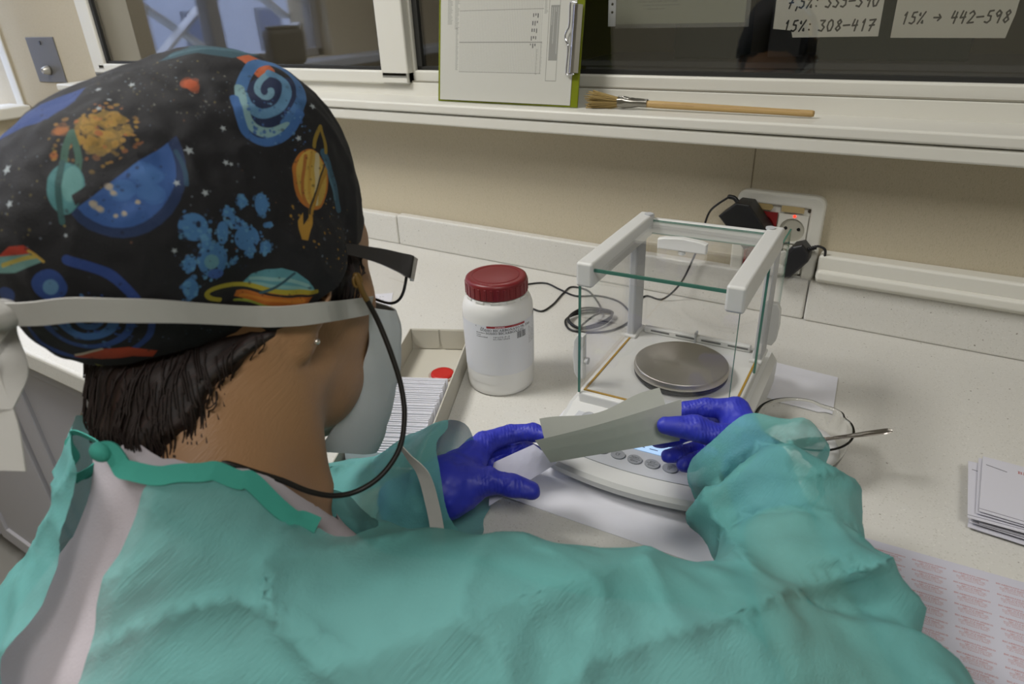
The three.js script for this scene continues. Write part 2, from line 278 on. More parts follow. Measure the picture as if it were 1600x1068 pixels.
// --- laboratory balance
{
  const t = thing('laboratory_balance', 'white laboratory balance with a glass draught shield and round steel pan', 'balance', [-0.221, TOP, 0.385], 0.044);
  const side = [[-0.135, 0.013], [-0.135, 0.046], [-0.128, 0.053], [0.094, 0.053], [0.1, 0.05], [0.156, 0.033], [0.168, 0.029], [0.171, 0.024], [0.168, 0.015], [0.15, 0.009], [-0.13, 0.009]];
  const bend = (x, z) => z > 0.09 ? 0.014 * (1 - (x / 0.1) ** 2) * sstep(0.09, 0.16, z) : 0;
  const bendG = g => { const p = g.attributes.position; for (let i = 0; i < p.count; i++) p.setZ(i, p.getZ(i) + bend(p.getX(i), p.getZ(i))); g.computeVertexNormals(); return g; };
  // body as rings across x so that the front edge can bulge
  const nx = 24, hw = 0.099, pos = [], idx = [];
  for (let i = 0; i <= nx; i++) {
    const x = -hw + 2 * hw * i / nx, e = Math.max(0, (Math.abs(x) - hw + 0.01) / 0.01), sh = 0.008 * (1 - Math.sqrt(1 - Math.min(1, e * e)));
    for (const [z, y] of side) { const yy = y > 0.03 ? y - sh * 0.8 : y + sh * 0.3, zz = z > 0 ? z - sh : z + sh; pos.push(x, yy, zz + bend(x, zz)); }
  }
  const ns = side.length;
  for (let i = 0; i < nx; i++) for (let j = 0; j < ns; j++) { const a = i * ns + j, b = i * ns + (j + 1) % ns, c = a + ns, d = b + ns; idx.push(a, c, b, b, c, d); }
  for (const [i, f] of [[0, 1], [nx, 0]]) for (let j = 1; j < ns - 1; j++) f ? idx.push(i * ns, i * ns + j, i * ns + j + 1) : idx.push(i * ns, i * ns + j + 1, i * ns + j);
  const bg = new THREE.BufferGeometry(); bg.setAttribute('position', new THREE.Float32BufferAttribute(pos, 3)); bg.setIndex(idx);
  bg.setAttribute('uv', new THREE.Float32BufferAttribute(new Float32Array(pos.length / 3 * 2), 2));
  mesh('housing', toCreasedNormals(bg, 0.6), M.whitePlastic, t);
  const W = 0.086, ZB = -0.1, ZFt = 0.09, PY = 0.0655, GT = 0.2;
  mesh('chamber_floor', [bb(-W, W, 0.05, PY, ZB, ZFt, 0.003)], M.whitePlastic, t);
  mesh('seal_strip', [bb(-W + 0.006, W - 0.006, PY, PY + 0.0012, ZFt - 0.0085, ZFt - 0.006), bb(-W + 0.004, -W + 0.0062, PY, PY + 0.0012, ZB, ZFt - 0.006), bb(W - 0.0062, W - 0.004, PY, PY + 0.0012, ZB, ZFt - 0.006)], std('#a8842c', 0.5), t, 'yellowed sealing strip');
  for (const [x, z] of [[-0.08, -0.11], [0.08, -0.11], [-0.075, 0.13], [0.075, 0.13]]) mesh('foot', lathe([[0, 0], [0.011, 0], [0.012, 0.004], [0.008, 0.012], [0, 0.012]], 24).translate(x, 0, z), M.dark, t);
  // pan
  const pan = mesh('weighing_pan', lathe([[0, 0.0745], [0.0545, 0.0745], [0.0552, 0.0755], [0.0555, 0.078], [0.0545, 0.0826], [0.053, 0.0836], [0, 0.0836]], 96).translate(0.008, 0, 0.002),
    phy('#c4c0b9', 0.4, { metalness: 1, anisotropy: 0.4 }), t, 'brushed steel weighing pan');
  mesh('pan_rim', lathe([[0.0535, 0.07], [0.0545, 0.07], [0.055, 0.0735], [0.0535, 0.0745]], 96).translate(0.008, 0, 0.002), M.black, pan);
  mesh('pan_support', lathe([[0, 0.0655], [0.02, 0.0655], [0.018, 0.0745], [0, 0.0745]], 32).translate(0.008, 0, 0.002), M.whitePlastic, pan);
  // rear posts, vent rail
  for (const s of [-1, 1]) {
    mesh('rear_post', bb(s * (W - 0.004) - 0.005, s * (W - 0.004) + 0.005, PY, GT + 0.012, ZB - 0.002, ZB + 0.032, 0.003), M.greyPlastic, t);
    mesh('post_foot', bb(s * (W - 0.005) - 0.008, s * (W - 0.005) + 0.008, PY - 0.001, PY + 0.004, ZB - 0.004, ZB + 0.036, 0.002), M.whitePlastic, t);
    const bar = mesh('top_bar', bb(s * (W - 0.008) - 0.0095, s * (W - 0.008) + 0.0095, GT, GT + 0.028, ZB - 0.004, ZFt + 0.006, 0.0035), M.whitePlastic, t);
    mesh('bar_stud', new THREE.CylinderGeometry(0.0055, 0.0055, 0.002, 20).translate(s * (W - 0.013), GT + 0.0285, ZB + 0.008), M.greyPlastic, bar);
  }
  mesh('rear_rail', bb(-W + 0.01, W - 0.01, GT + 0.002, GT + 0.022, ZB - 0.004, ZB + 0.004, 0.002), M.whitePlastic, t);
  const rail = mesh('vent_rail', bb(-W + 0.016, W - 0.016, PY, PY + 0.009, ZB + 0.004, ZB + 0.012, 0.002), M.whitePlastic, t);
  for (let i = 0; i < 4; i++) mesh('vent_slot', bb(-0.06 + i * 0.034, -0.035 + i * 0.034, PY + 0.004, PY + 0.0062, ZB + 0.011, ZB + 0.0125), std('#6c6c6a', 0.7), rail);
  mesh('rail_notch', bb(-0.001, 0.001, PY, PY + 0.014, ZB + 0.004, ZB + 0.013), M.greyPlastic, rail);
  // panes: each with green cut edges
  const pane = (name, x0, x1, y0, y1, z0, z1, edges, lab) => { const p = mesh(name, bb(x0, x1, y0, y1, z0, z1), M.glass, t, lab); for (const e of edges) mesh('pane_edge', bb(...e), M.glassEdge, p); return p; };
  const T = 0.0018, e = 0.0012;
  pane('front_pane', -W + 0.004, W - 0.004, PY - 0.001, GT + 0.006, ZFt - 0.006 - T, ZFt - 0.006, [[W - 0.0045, W - 0.0038, PY, GT + 0.004, ZFt - 0.0062 - T, ZFt - 0.0058]]);
  pane('rear_pane', -W + 0.014, W - 0.014, PY + 0.009, GT + 0.004, ZB + 0.004, ZB + 0.006, [[-W + 0.014, W - 0.014, GT + 0.003, GT + 0.0042, ZB + 0.004, ZB + 0.006]]);
  const ld = pane('side_door', -W, -W + T, PY - 0.001, GT + 0.004, ZB + 0.005, ZFt, [[-W - 0.0004, -W + T + 0.0004, PY, GT + 0.002, ZFt - e, ZFt + 0.0004]], 'closed left glass door with a white grip');
  const rd = pane('side_door', W - T, W, PY - 0.001, GT + 0.004, ZB - 0.075, ZFt - 0.13, [[W - T - 0.0004, W + 0.0004, PY, GT + 0.002, ZFt - 0.13 - e, ZFt - 0.1296], [W - T - 0.0002, W + 0.0002, GT + 0.003, GT + 0.0042, ZB - 0.075, ZB - 0.02], [W - T, W, PY, GT + 0.003, ZB - 0.0755, ZB - 0.0745]], 'right glass door slid open behind the post');
  const tp = pane('top_pane', -W + 0.017, W - 0.017, GT + 0.0185, GT + 0.0205, ZB + 0.004, ZFt + 0.001, [[-W + 0.017, W - 0.017, GT + 0.0178, GT + 0.0212, ZFt - 0.0005, ZFt + 0.0016], [-W + 0.017, W - 0.017, GT + 0.0182, GT + 0.0208, ZB + 0.003, ZB + 0.0042]], 'sliding glass lid with a white grip');
  const grip = (L, h, d) => extrude([[-L / 2, 0], [L / 2, 0], [L / 2, h * 0.72], [L / 2 - 0.006, h * 0.86], [0, h], [-L / 2 + 0.006, h * 0.86], [-L / 2, h * 0.72]], d, 0.0015).translate(0, 0, -d / 2);
  mesh('grip', [grip(0.052, 0.012, 0.006).translate(-0.004, GT + 0.0205, -0.005), new THREE.CylinderGeometry(0.004, 0.004, 0.004, 20).translate(-0.004, GT + 0.0165, -0.005)], M.whitePlastic, tp);
  for (const [s, d, z] of [[-1, ld, 0.055], [1, rd, -0.122]]) {
    const g = grip(0.052, 0.011, 0.006).rotateX(Math.PI / 2).rotateZ(s * -Math.PI / 2).rotateX(s > 0 ? Math.PI / 2 : Math.PI / 2);
    const gg = extrude([[0, -0.027], [0, 0.027], [0.006, 0.027], [0.0095, 0.02], [0.011, 0], [0.0095, -0.02], [0.006, -0.027]], 0.007, 0.0012).translate(0, 0, -0.0035);
    if (s < 0) gg.rotateY(Math.PI);
    gg.translate(s * W, 0.105, z + 0.02); void g;
    mesh('grip', [gg, new THREE.CylinderGeometry(0.0042, 0.0042, 0.004, 20).rotateZ(Math.PI / 2).translate(s * (W - 0.0038), 0.1, z + 0.02)], M.whitePlastic, d);
  }
  // sloping control panel
  const slope = Math.atan2(0.017, 0.056), n = new THREE.Vector3(0, Math.cos(slope), Math.sin(slope));
  const sur = (x, s) => V(x, lerp(0.05, 0.033, s), lerp(0.1, 0.156, s) + bend(x, lerp(0.1, 0.156, s)));
  const cp = mesh('control_panel', slab((u, v) => { const s = lerp(0.06, 0.93, v), wx = lerp(0.078, 0.09, s); const x = lerp(-wx, wx, u); return sur(x, s).addScaledVector(n, 0.0006); }, 24, 8, 0.0012), std('#b9bbbe', 0.5), t, 'light grey control panel');
  const onPanel = (g, x, s, lift) => { g.rotateX(slope); const p = sur(x, s).addScaledVector(n, lift); return g.translate(p.x, p.y, p.z); };
  const keys = ['O', 'CF', 'Select|Menu', 'g/ct|Enter', '#'];
  keys.forEach((k, i) => {
    const m = std('#ffffff', 0.35, { map: canvas(128, 96, (c, w, h) => {
      c.fillStyle = '#909396'; c.fillRect(0, 0, w, h); c.fillStyle = '#141416'; c.strokeStyle = '#141416'; c.textAlign = 'center'; c.lineWidth = 2.5;
      if (k === '#') { c.save(); c.translate(w / 2, h / 2); c.rotate(-0.25); c.strokeRect(-15, -18, 15, 34); c.strokeRect(0, -18, 15, 18); c.beginPath(); c.moveTo(-15, -2); c.lineTo(0, -2); c.stroke(); c.restore(); }
      else if (k === 'O') { c.beginPath(); c.arc(w / 2, h / 2, 14, 0, 7); c.stroke(); }
      else if (k.includes('|')) { const [a, b] = k.split('|'); c.font = '25px sans-serif'; c.fillText(a, w / 2, 38); c.fillText(b, w / 2, 74); c.beginPath(); c.moveTo(18, 47); c.lineTo(110, 47); c.stroke(); }
      else { c.font = '38px sans-serif'; c.fillText(k, w / 2, 62); }
    }) });
    const g = new THREE.CylinderGeometry(0.0078, 0.0082, 0.0016, 36).scale(1, 1, 0.72); 
    const uv = g.attributes.uv, p = g.attributes.position; for (let j = 0; j < p.count; j++) uv.setXY(j, 0.5 + p.getX(j) / 0.0164, 0.5 - p.getZ(j) / 0.0118);
    mesh('key', onPanel(g, -0.031 + i * 0.0187, 0.69, 0.002), m, cp, ['grey oval key', 'grey oval key marked CF', 'grey oval key marked Select Menu', 'grey oval key marked Enter', 'grey oval key with a print symbol'][i]);
  });
  mesh('level_window', onPanel(lathe([[0, 0], [0.0082, 0], [0.0082, 0.0012], [0.0066, 0.0012], [0.0062, 0.0004], [0, 0.0004]], 32), -0.064, 0.16, 0.001), std('#a3a5a8', 0.4), cp);
  const lcd = canvas(256, 96, (c, w, h) => { c.fillStyle = '#c4dcf2'; c.fillRect(0, 0, w, h); c.strokeStyle = '#2b3c52'; c.lineWidth = 4; for (let i = 0; i < 3; i++) { c.beginPath(); c.moveTo(24 + i * 44, 74); c.lineTo(52 + i * 44, 74); c.stroke(); } });
  mesh('display', slab((u, v) => { const s = lerp(0.5, 0.2, v), x = lerp(-0.02, 0.062, u); return sur(x, s).addScaledVector(n, 0.0018); }, 12, 3, 0.0008), std('#ffffff', 0.2, { map: lcd, emissive: '#a9cdf0', emissiveIntensity: 0.35, emissiveMap: lcd }), cp, 'lit pale blue display');
}
// --- sheet under the balance, small papers
const flat = (a, b, c, d, y, t) => slab(quad([d[0], y, d[1]], [c[0], y, c[1]], [b[0], y, b[1]], [a[0], y, a[1]]), 6, 6, t);  // v runs from front to back
tag(mesh('paper_sheet', flat([-0.347, 0.405], [-0.051, 0.392], [-0.041, 0.601], [-0.337, 0.614], TOP + 0.0006, 0.0006), M.paper), 'large white sheet of paper lying under the balance', 'paper');
tag(mesh('paper_sheet', flat([-0.145, 0.183], [-0.058, 0.187], [-0.049, 0.285], [-0.136, 0.283], TOP + 0.0016, 0.0006), M.paper), 'small white sheet between the back of the balance and the glass bowl', 'paper');
{
  const tx = canvas(512, 700, (c, w, h) => { c.fillStyle = '#d6d6dc'; c.fillRect(0, 0, w, h); c.fillStyle = '#7a7a84'; for (let y = 40; y < h - 30; y += 22) for (let x = 290; x < w - 60; x += 10 + rnd() * 16) c.fillRect(x, y, 5 + rnd() * 11, 4); });
  tag(mesh('printed_sheet', flat([-0.925, 0.328], [-0.805, 0.238], [-0.66, 0.432], [-0.78, 0.522], TOP + 0.0006, 0.0006), std('#ffffff', 0.8, { map: tx })), 'printed white sheet on the worktop seen below the glasses lens', 'paper');
}
// --- plastic bottle
{
  const t = thing('chemical_bottle', 'white plastic bottle of sodium bicarbonate with a dark red screw cap', 'bottle', [-0.459, TOP, 0.407]);
  const prof = [[0, 0.002], [0.036, 0.002], [0.0415, 0], [0.0445, 0.003], [0.0455, 0.01], [0.0452, 0.019], [0.0458, 0.0195], [0.046, 0.03], [0.0465, 0.08], [0.0467, 0.114], [0.0462, 0.1205], [0.0445, 0.1265], [0.0415, 0.1315], [0.0395, 0.1328], [0.0395, 0.136], [0.0372, 0.1365], [0.0372, 0.15], [0, 0.15]];
  mesh('bottle_body', lathe(prof, 96), phy('#d6d5d1', 0.38, { sheen: 0 }), t);
  const ring = [];
  for (let i = 0; i < 12; i++) { const a = i / 12 * Math.PI * 2; ring.push(box(0.012, 0.0035, 0.0016, 0, 0.1345, 0.0398, 0.0006).rotateY(a)); }
  mesh('tamper_ring', ring, M.white, t);
  const cap = [[0.0405, 0.1375], [0.0405, 0.1535], [0.0395, 0.1568], [0.0368, 0.1585], [0.0318, 0.1588], [0.0312, 0.1578], [0.0300, 0.1578], [0.0294, 0.1588], [0, 0.1592]];
  const ribs = []; for (let i = 0; i < 30; i++) ribs.push(box(0.0035, 0.0145, 0.0014, 0, 0.1455, 0.0405, 0.0006).rotateY(i / 30 * Math.PI * 2));
  const lid = mesh('screw_cap', lathe(cap, 96), std('#6e1519', 0.38), t, 'dark red screw cap with a raised ring'); mesh('cap_ribs', ribs, std('#6e1519', 0.38), lid);
  const lab = canvas(1600, 700, (c, w, h) => {
    const mm = w / 170; // canvas is 170 mm wide
    c.fillStyle = '#cfd0d3'; c.fillRect(0, 0, w, h);
    const X = s => w / 2 + s * mm; c.fillStyle = '#151518'; c.textBaseline = 'alphabetic';
    c.fillStyle = '#8d2226'; c.fillRect(X(-17), 8, 53 * mm, 38); c.fillStyle = '#e6d8d8'; c.font = 'bold 26px sans-serif'; c.fillText('acofarma', X(-6), 37); c.fillStyle = 'rgba(230,200,200,.55)'; c.font = '18px sans-serif'; c.fillText('materias primas', X(16), 35);
    c.fillStyle = '#151518'; c.font = 'bold 34px serif'; c.fillText('1', X(-33), 36); c.fillText('Kg', X(-25), 58);
    c.font = 'bold 62px serif'; c.save(); c.translate(X(-26), 106); c.scale(0.72, 1); c.fillText('SODIO BICARBONATO Ph. Eur.', 0, 0); c.restore();
    c.font = 'bold 56px serif'; c.save(); c.translate(X(-18.5), 158); c.scale(0.78, 1); c.fillText('SODIO BICARBONATO', 0, 0); c.restore();
    c.font = 'bold 30px sans-serif'; ['Nombre', 'Lote', 'Caducidad'].forEach((s, i) => c.fillText(s, X(-32), 150 + i * 36));
    c.font = 'bold 34px monospace'; c.fillText('191273-P-3', X(-9), 220); c.fillText('01/08/2023', X(-9), 258);
    let x = X(23); while (x < X(37)) { const b = 2 + Math.floor(rnd() * 6); c.fillRect(x, 160, b, 120); x += b + 2 + Math.floor(rnd() * 5); }
    c.save(); c.translate(X(46), 420); c.rotate(-Math.PI / 2); c.font = '24px sans-serif'; for (let i = 0; i < 5; i++) c.fillText(['Conservar en envase bien cerrado', 'Producto para uso en', 'laboratorio. Lea la', 'etiqueta antes de usar', 'el contenido'][i].slice(0, 24), 0, i * 34); c.restore();
  });
  const phi = 0.598 + 0.02, half = 0.085 / 0.0468;
  const lg = new THREE.LatheGeometry([[0.0463, 0.034], [0.0471, 0.08], [0.0471, 0.107]].map(p => new THREE.Vector2(...p)), 64, phi - half, 2 * half);
  mesh('label', lg, std('#ffffff', 0.5, { map: lab, side: THREE.DoubleSide }), t, 'white printed label with a red bar and a barcode');
}
// --- cardboard tray with slips and a red cap
{
  const A = [-0.632, TOP, 0.393], ry = Math.atan2(0.42, 0.907), Wd = 0.096, Ln = 0.335, Hh = 0.036, c = 0.0022;
  const t = thing('cardboard_tray', 'shallow grey cardboard tray holding paper slips left of the bottle', 'tray', A, ry);
  mesh('tray_base', bb(0, Wd, 0.0003, 0.0023, 0, Ln), M.card, t);
  mesh('side_wall', bb(0, c, 0, Hh, 0, Ln, 0.0008), M.card, t); mesh('side_wall', bb(Wd - c, Wd, 0, Hh, 0, Ln, 0.0008), M.card, t);
  mesh('end_wall', bb(0, Wd, 0, Hh, 0, c, 0.0008), M.card, t); mesh('end_wall', bb(0, Wd, 0, Hh, Ln - c, Ln, 0.0008), M.card, t);
  const tab = (x0, x1, rl) => { const s = new THREE.Shape(); s.moveTo(x0, Hh - 0.001); s.lineTo(x1, Hh - 0.001); s.lineTo(x1, 0.012); s.quadraticCurveTo(x1, 0.004, x1 - 0.008, 0.004); s.lineTo(x0 + rl, 0.004); s.quadraticCurveTo(x0, 0.006, x0, 0.02); return new THREE.ExtrudeGeometry(s, { depth: 0.0016, bevelEnabled: false }).translate(0, 0, c + 0.0004); };
  mesh('folded_tab', tab(0.004, 0.045, 0.016), M.card, t); mesh('folded_tab', tab(0.0475, 0.092, 0.006), M.card, t);
  const at = (x, y, z) => [A[0] + x * Math.cos(ry) + z * Math.sin(ry), A[1] + y, A[2] - x * Math.sin(ry) + z * Math.cos(ry)];
  let first = null;
  for (let i = 0; i < 38; i++) {
    let s;
    if (!first) {
      first = s = mesh('paper_slip', slab((u, v) => V(lerp(-0.0405, 0.0405, u), lerp(0, 0.031, v), -0.006 * v), 2, 2, 0.0022), M.paper);
      tag(s, 'white paper slip packed on edge among many in the cardboard tray', 'paper slip', 'white slips packed in the cardboard tray');
    } else { s = first.clone(); s.name = numbered('paper_slip'); scene.add(s); }
    s.position.set(...at(0.0475 + (rnd() - 0.5) * 0.003, 0.0034 + rnd() * 0.0016, 0.15 + i * 0.0044)); s.rotation.y = ry + (rnd() - 0.5) * 0.012;
  }
  const rc = thing('red_cap', 'small round red cap with a clear rim lying in the cardboard tray', 'cap', at(0.066, 0.0024, 0.082));
  mesh('cap_disc', lathe([[0, 0], [0.016, 0], [0.0165, 0.003], [0.0155, 0.0052], [0.0115, 0.0056], [0.011, 0.0048], [0.0, 0.0048]], 48), std('#b51a12', 0.4), rc);
  mesh('cap_rim', lathe([[0.0166, 0.0003], [0.0195, 0.0003], [0.0198, 0.002], [0.0185, 0.0026], [0.0166, 0.0026]], 48), phy('#d8c4b8', 0.3, { transmission: 0.5, thickness: 0 }), rc, 'clear rim');
}
// --- glass bowl of powder with a spatula
{
  const t = thing('glass_bowl', 'clear glass bowl with a pouring lip, holding white powder', 'bowl', [-0.068, TOP + 0.0005, 0.401]);
  const pr = [[0, 0.0], [0.03, 0.0], [0.036, 0.0025], [0.0415, 0.012], [0.046, 0.028], [0.0495, 0.049], [0.0512, 0.0515], [0.0505, 0.053], [0.0485, 0.0522], [0.0475, 0.049], [0.044, 0.0285], [0.0395, 0.0135], [0.034, 0.0052], [0.029, 0.0032], [0, 0.003]];
  const g = lathe(pr, 96), p = g.attributes.position, dir = Math.atan2(0.028, -0.045);
  for (let i = 0; i < p.count; i++) {
    const a = Math.atan2(p.getX(i), p.getZ(i)), y = p.getY(i); let da = Math.abs(a - Math.PI + dir); da = Math.min(da, 2 * Math.PI - da);
    const da2 = Math.abs(((a - dir + 3 * Math.PI) % (2 * Math.PI)) - Math.PI), k = Math.exp(-((da2 / 0.2) ** 2)) * sstep(0.032, 0.052, y), k2 = Math.exp(-(((da2 - 0.34) / 0.14) ** 2)) * sstep(0.032, 0.052, y);
    const s = 1 + 0.13 * k - 0.05 * k2; p.setX(i, p.getX(i) * s); p.setZ(i, p.getZ(i) * s); p.setY(i, y - 0.004 * k);
  }
  g.computeVertexNormals();
  mesh('bowl_glass', g, phy('#ffffff', 0.02, { transmission: 1, thickness: 0.003, ior: 1.48, attenuationColor: '#cfe0d4', attenuationDistance: 0.05 }), t);
  const pw = lathe([[0, 0.0032], [0.0285, 0.0035], [0.0335, 0.0056], [0.039, 0.0138], [0.0415, 0.0215], [0.038, 0.0265], [0.028, 0.031], [0.014, 0.0345], [0, 0.0352]], 64), q = pw.attributes.position;
  for (let i = 0; i < q.count; i++) if (q.getY(i) > 0.023) q.setY(i, q.getY(i) + 0.0022 * noise(q.getX(i) * 90, 3, q.getZ(i) * 90));
  pw.computeVertexNormals();
  tag(mesh('powder', pw.translate(-0.068, TOP + 0.0005, 0.401), std('#dadada', 0.95)), 'heap of white powder in the glass bowl', 'powder', undefined, 'stuff');
  const a = V(-0.078, TOP + 0.036, 0.425), r = V(-0.0215, TOP + 0.0555, 0.408), b = r.clone().addScaledVector(r.clone().sub(a).normalize(), 0.04);
  const wid = u => u < 0.22 ? lerp(0.010, 0.012, u / 0.22) : u < 0.4 ? lerp(0.012, 0.005, (u - 0.22) / 0.18) : lerp(0.005, 0.0085, sstep(0.4, 0.9, u)) * (u > 0.94 ? Math.sqrt(Math.max(0.05, 1 - ((u - 0.94) / 0.06) ** 2)) : 1);
  const ax = b.clone().sub(a).normalize(), sd = new THREE.Vector3(0, 1, 0).cross(ax).normalize(), up = ax.clone().cross(sd);
  tag(mesh('spatula', slab((u, v) => { const w = wid(u); return a.clone().lerp(b, u).addScaledVector(sd, (v - 0.5) * w).addScaledVector(up, -0.0012 * (1 - (2 * v - 1) ** 2) * sstep(0.3, 0.6, u)); }, 60, 6, 0.0013), std('#8c8780', 0.28, { metalness: 1 })), 'steel spatula with a grooved handle resting on the bowl rim', 'spatula');
}
// --- stack of printed cards and the sheet of labels
const labelText = (c, x, y, s) => {
  c.fillStyle = '#a8645e'; c.textAlign = 'center'; c.font = `bold ${19 * s}px serif`; c.fillText('BICARBONATO SÓDICO', x, y); c.font = `bold ${17 * s}px serif`; c.fillText('1gr: 11,9 mmol', x, y + 19 * s);
  c.font = `${14 * s}px serif`; c.fillText('Bicarbonato de sodio comp.', x, y + 35 * s); c.fillText('Lote: 191273-P-3 Cad: 1 año', x, y + 50 * s); c.fillText('H.U. Farmacia 2. Planta', x, y + 65 * s);
};
{
  const tx = canvas(900, 600, (c, w, h) => { c.fillStyle = '#c9c8d0'; c.fillRect(0, 0, w, h); c.strokeStyle = '#3c3b46'; c.lineWidth = 6; c.beginPath(); c.moveTo(20, 90); c.lineTo(130, 112); c.stroke(); c.lineWidth = 4; c.beginPath(); c.moveTo(0, 575); c.lineTo(w, 565); c.stroke(); labelText(c, 420, 96, 2.1); });
  const m = std('#ffffff', 0.75, { map: tx }), pm = std('#c4c3cb', 0.8);
  const offs = [[0.004, 0.004, 0.02], [0.001, 0.006, -0.03], [0.006, 0.001, 0.015], [0.0, 0.003, -0.01], [0.003, 0.004, 0.03], [0.001, 0.001, 0.0], [-0.008, 0.006, 0.035], [0.0005, -0.001, 0.01], [0.004, -0.002, -0.006]];
  offs.forEach(([dx, dz, r], i) => {
    const last = i === offs.length - 1, g = slab((u, v) => V(lerp(0, 0.15, u), 0.0005 * Math.sin(u * 3 + i), lerp(0.1, 0, v)), 8, 4, 0.0006);
    const c = mesh('label_card', g, last || i === 6 ? m : pm); c.position.set(0.1 + dx, TOP + 0.0012 + i * 0.0023, 0.327 + dz); c.rotation.y = r - 0.02;
    tag(c, last ? 'white printed card, topmost of the stack on the right of the worktop' : i === 6 ? 'white printed card sticking out left near the top of the stack' : i === 0 ? 'white card at the very bottom of the stack on the right' : 'white card in the right stack, ' + ['', 'second', 'third', 'fourth', 'fifth', 'sixth', '', 'eighth'][i] + ' from the bottom', 'card', 'stack of cards on the right');
  });
  const sh = canvas(1500, 1450, (c, w, h) => {
    c.fillStyle = '#c0bfca'; c.fillRect(0, 0, w, h); const mm = w / 0.21;
    for (let i = 0; i < 7; i++) for (let j = 0; j < 15; j++) labelText(c, (0.018 + i * 0.0325) * mm, (0.0125 + j * 0.0138) * mm, 0.86);
  });
  tag(mesh('label_sheet', flat([-0.0155, 0.495], [0.194, 0.4805], [0.206, 0.677], [-0.0035, 0.692], TOP + 0.0006, 0.0006), std('#ffffff', 0.75, { map: sh })), 'sheet of small red printed labels at the front right of the worktop', 'label sheet');
}
// --- power outlet with plugs
{
  const c0 = [-0.1893,1.031,0.012], t = thing('power_outlet', 'white double power outlet box on the wall above the upstand', 'outlet', [-0.197, 1.022, 0]);
  const fr = (w, h, r) => { const s = new THREE.Shape(); s.moveTo(-w + r, -h); s.lineTo(w - r, -h); s.quadraticCurveTo(w, -h, w, -h + r); s.lineTo(w, h - r); s.quadraticCurveTo(w, h, w - r, h); s.lineTo(-w + r, h); s.quadraticCurveTo(-w, h, -w, h - r); s.lineTo(-w, -h + r); s.quadraticCurveTo(-w, -h, -w + r, -h); return s; };
  const outer = fr(0.061, 0.07, 0.013); outer.holes.push(fr(0.049, 0.058, 0.006));
  mesh('outlet_frame', new THREE.ExtrudeGeometry(outer, { depth: 0.008, bevelEnabled: true, bevelSize: 0.004, bevelThickness: 0.004, bevelSegments: 3 }).translate(0, 0, 0.001), M.frame, t);
  mesh('outlet_plate', bb(-0.05, 0.05, -0.059, 0.059, 0, 0.007), M.frame, t);
  for (const [x, y] of [[0.043, 0.05], [0.043, -0.053], [-0.043, 0.05], [-0.043, -0.053]]) mesh('screw', new THREE.CylinderGeometry(0.0026, 0.0026, 0.002, 16).rotateX(Math.PI / 2).translate(x, y, 0.0075), std('#5d564a', 0.4, { metalness: 0.8 }), t);
  const red = std('#7d1f1f', 0.45);
  const sock = (x, y, m, lab) => {
    const s = new THREE.Shape([[-0.0215, -0.0225], [0.0215, -0.0225], [0.0215, 0.0225], [-0.0215, 0.0225]].map(p => new THREE.Vector2(...p))); const h = new THREE.Path(); h.absarc(0, -0.002, 0.0185, 0, Math.PI * 2); s.holes.push(h);
    const k = mesh('socket', new THREE.ExtrudeGeometry(s, { depth: 0.004, bevelEnabled: false, curveSegments: 32 }).translate(x, y, 0.007), m, t, lab);
    mesh('socket_well', [new THREE.CylinderGeometry(0.0185, 0.0185, 0.003, 32).rotateX(Math.PI / 2).translate(x, y - 0.002, 0.0065)], m === red ? red : std('#a9a698', 0.5), k);
    mesh('socket_hole', [-1, 1].map(q => new THREE.CylinderGeometry(0.0026, 0.0026, 0.001, 12).rotateX(Math.PI / 2).translate(x + q * 0.0095, y, 0.0083)), M.black, k); return k;
  };
  sock(-0.023, 0.02, red, 'red socket'); sock(-0.023, -0.028, red, 'red socket');
  const su = sock(0.022, 0.02, M.frame, 'white socket with a red pilot light'); sock(0.022, -0.028, M.frame, 'white socket');
  mesh('pilot_light', new THREE.SphereGeometry(0.0021, 16, 10).translate(0.0235, 0.0405, 0.0112), std('#ff3020', 0.4, { emissive: '#ff2a18', emissiveIntensity: 2.2 }), su);
  mesh('tape_label', slab((u, v) => V(lerp(0.003, 0.036, u), lerp(0.046, 0.0555, v), 0.0115 + 0.0006 * Math.sin(u * 5)), 8, 2, 0.0004), std('#ad9a6e', 0.8), t);
  mesh('tape_label', slab((u, v) => V(lerp(-0.04, -0.012, u) + 0.003 * Math.sin(v * 3), lerp(0.046, 0.0555, v), 0.0115), 8, 2, 0.0004), std('#a08c5e', 0.8), t);
  // left adapter
  const a = thing('power_adapter', 'black angular power adapter plugged into the red socket', 'adapter', [-0.2405, 1.056, 0.011]);
  const q = [[-0.032, -0.02], [0.028, -0.02], [0.033, 0.0], [0.03, 0.019], [-0.02, 0.022], [-0.032, 0.01]];
  const ag = extrude(q, 0.034, 0.003).rotateZ(-0.82 + Math.PI / 2 * 0); mesh('adapter_body', ag.translate(0.004, -0.004, 0.008), M.black, a);
  mesh('plug_base', new THREE.CylinderGeometry(0.017, 0.0175, 0.01, 32).rotateX(Math.PI / 2).translate(0.014, -0.012, 0.004), M.black, a);
  mesh('strain_relief', tube([[-0.012, 0.026, 0.03], [-0.019, 0.033, 0.03], [-0.0265, 0.034, 0.03]], 0.0034, 16, 10), M.black, a);
  // right plug
  const b = thing('power_plug', 'black angled power plug in the lower white socket', 'plug', [-0.1745, 0.994, 0.011]);
  const pg = extrude([[-0.0165, -0.013], [0.013, 0.0285], [0.022, 0.032], [0.0305, 0.023], [0.0305, 0.012], [0.0115, -0.014], [-0.004, -0.0175]], 0.024, 0.004);
  mesh('plug_body', pg.translate(0, 0, 0.006), M.dark, b); mesh('plug_base', new THREE.CylinderGeometry(0.0165, 0.0175, 0.008, 32).rotateX(Math.PI / 2).translate(-0.0005, -0.001, 0.004), M.dark, b);
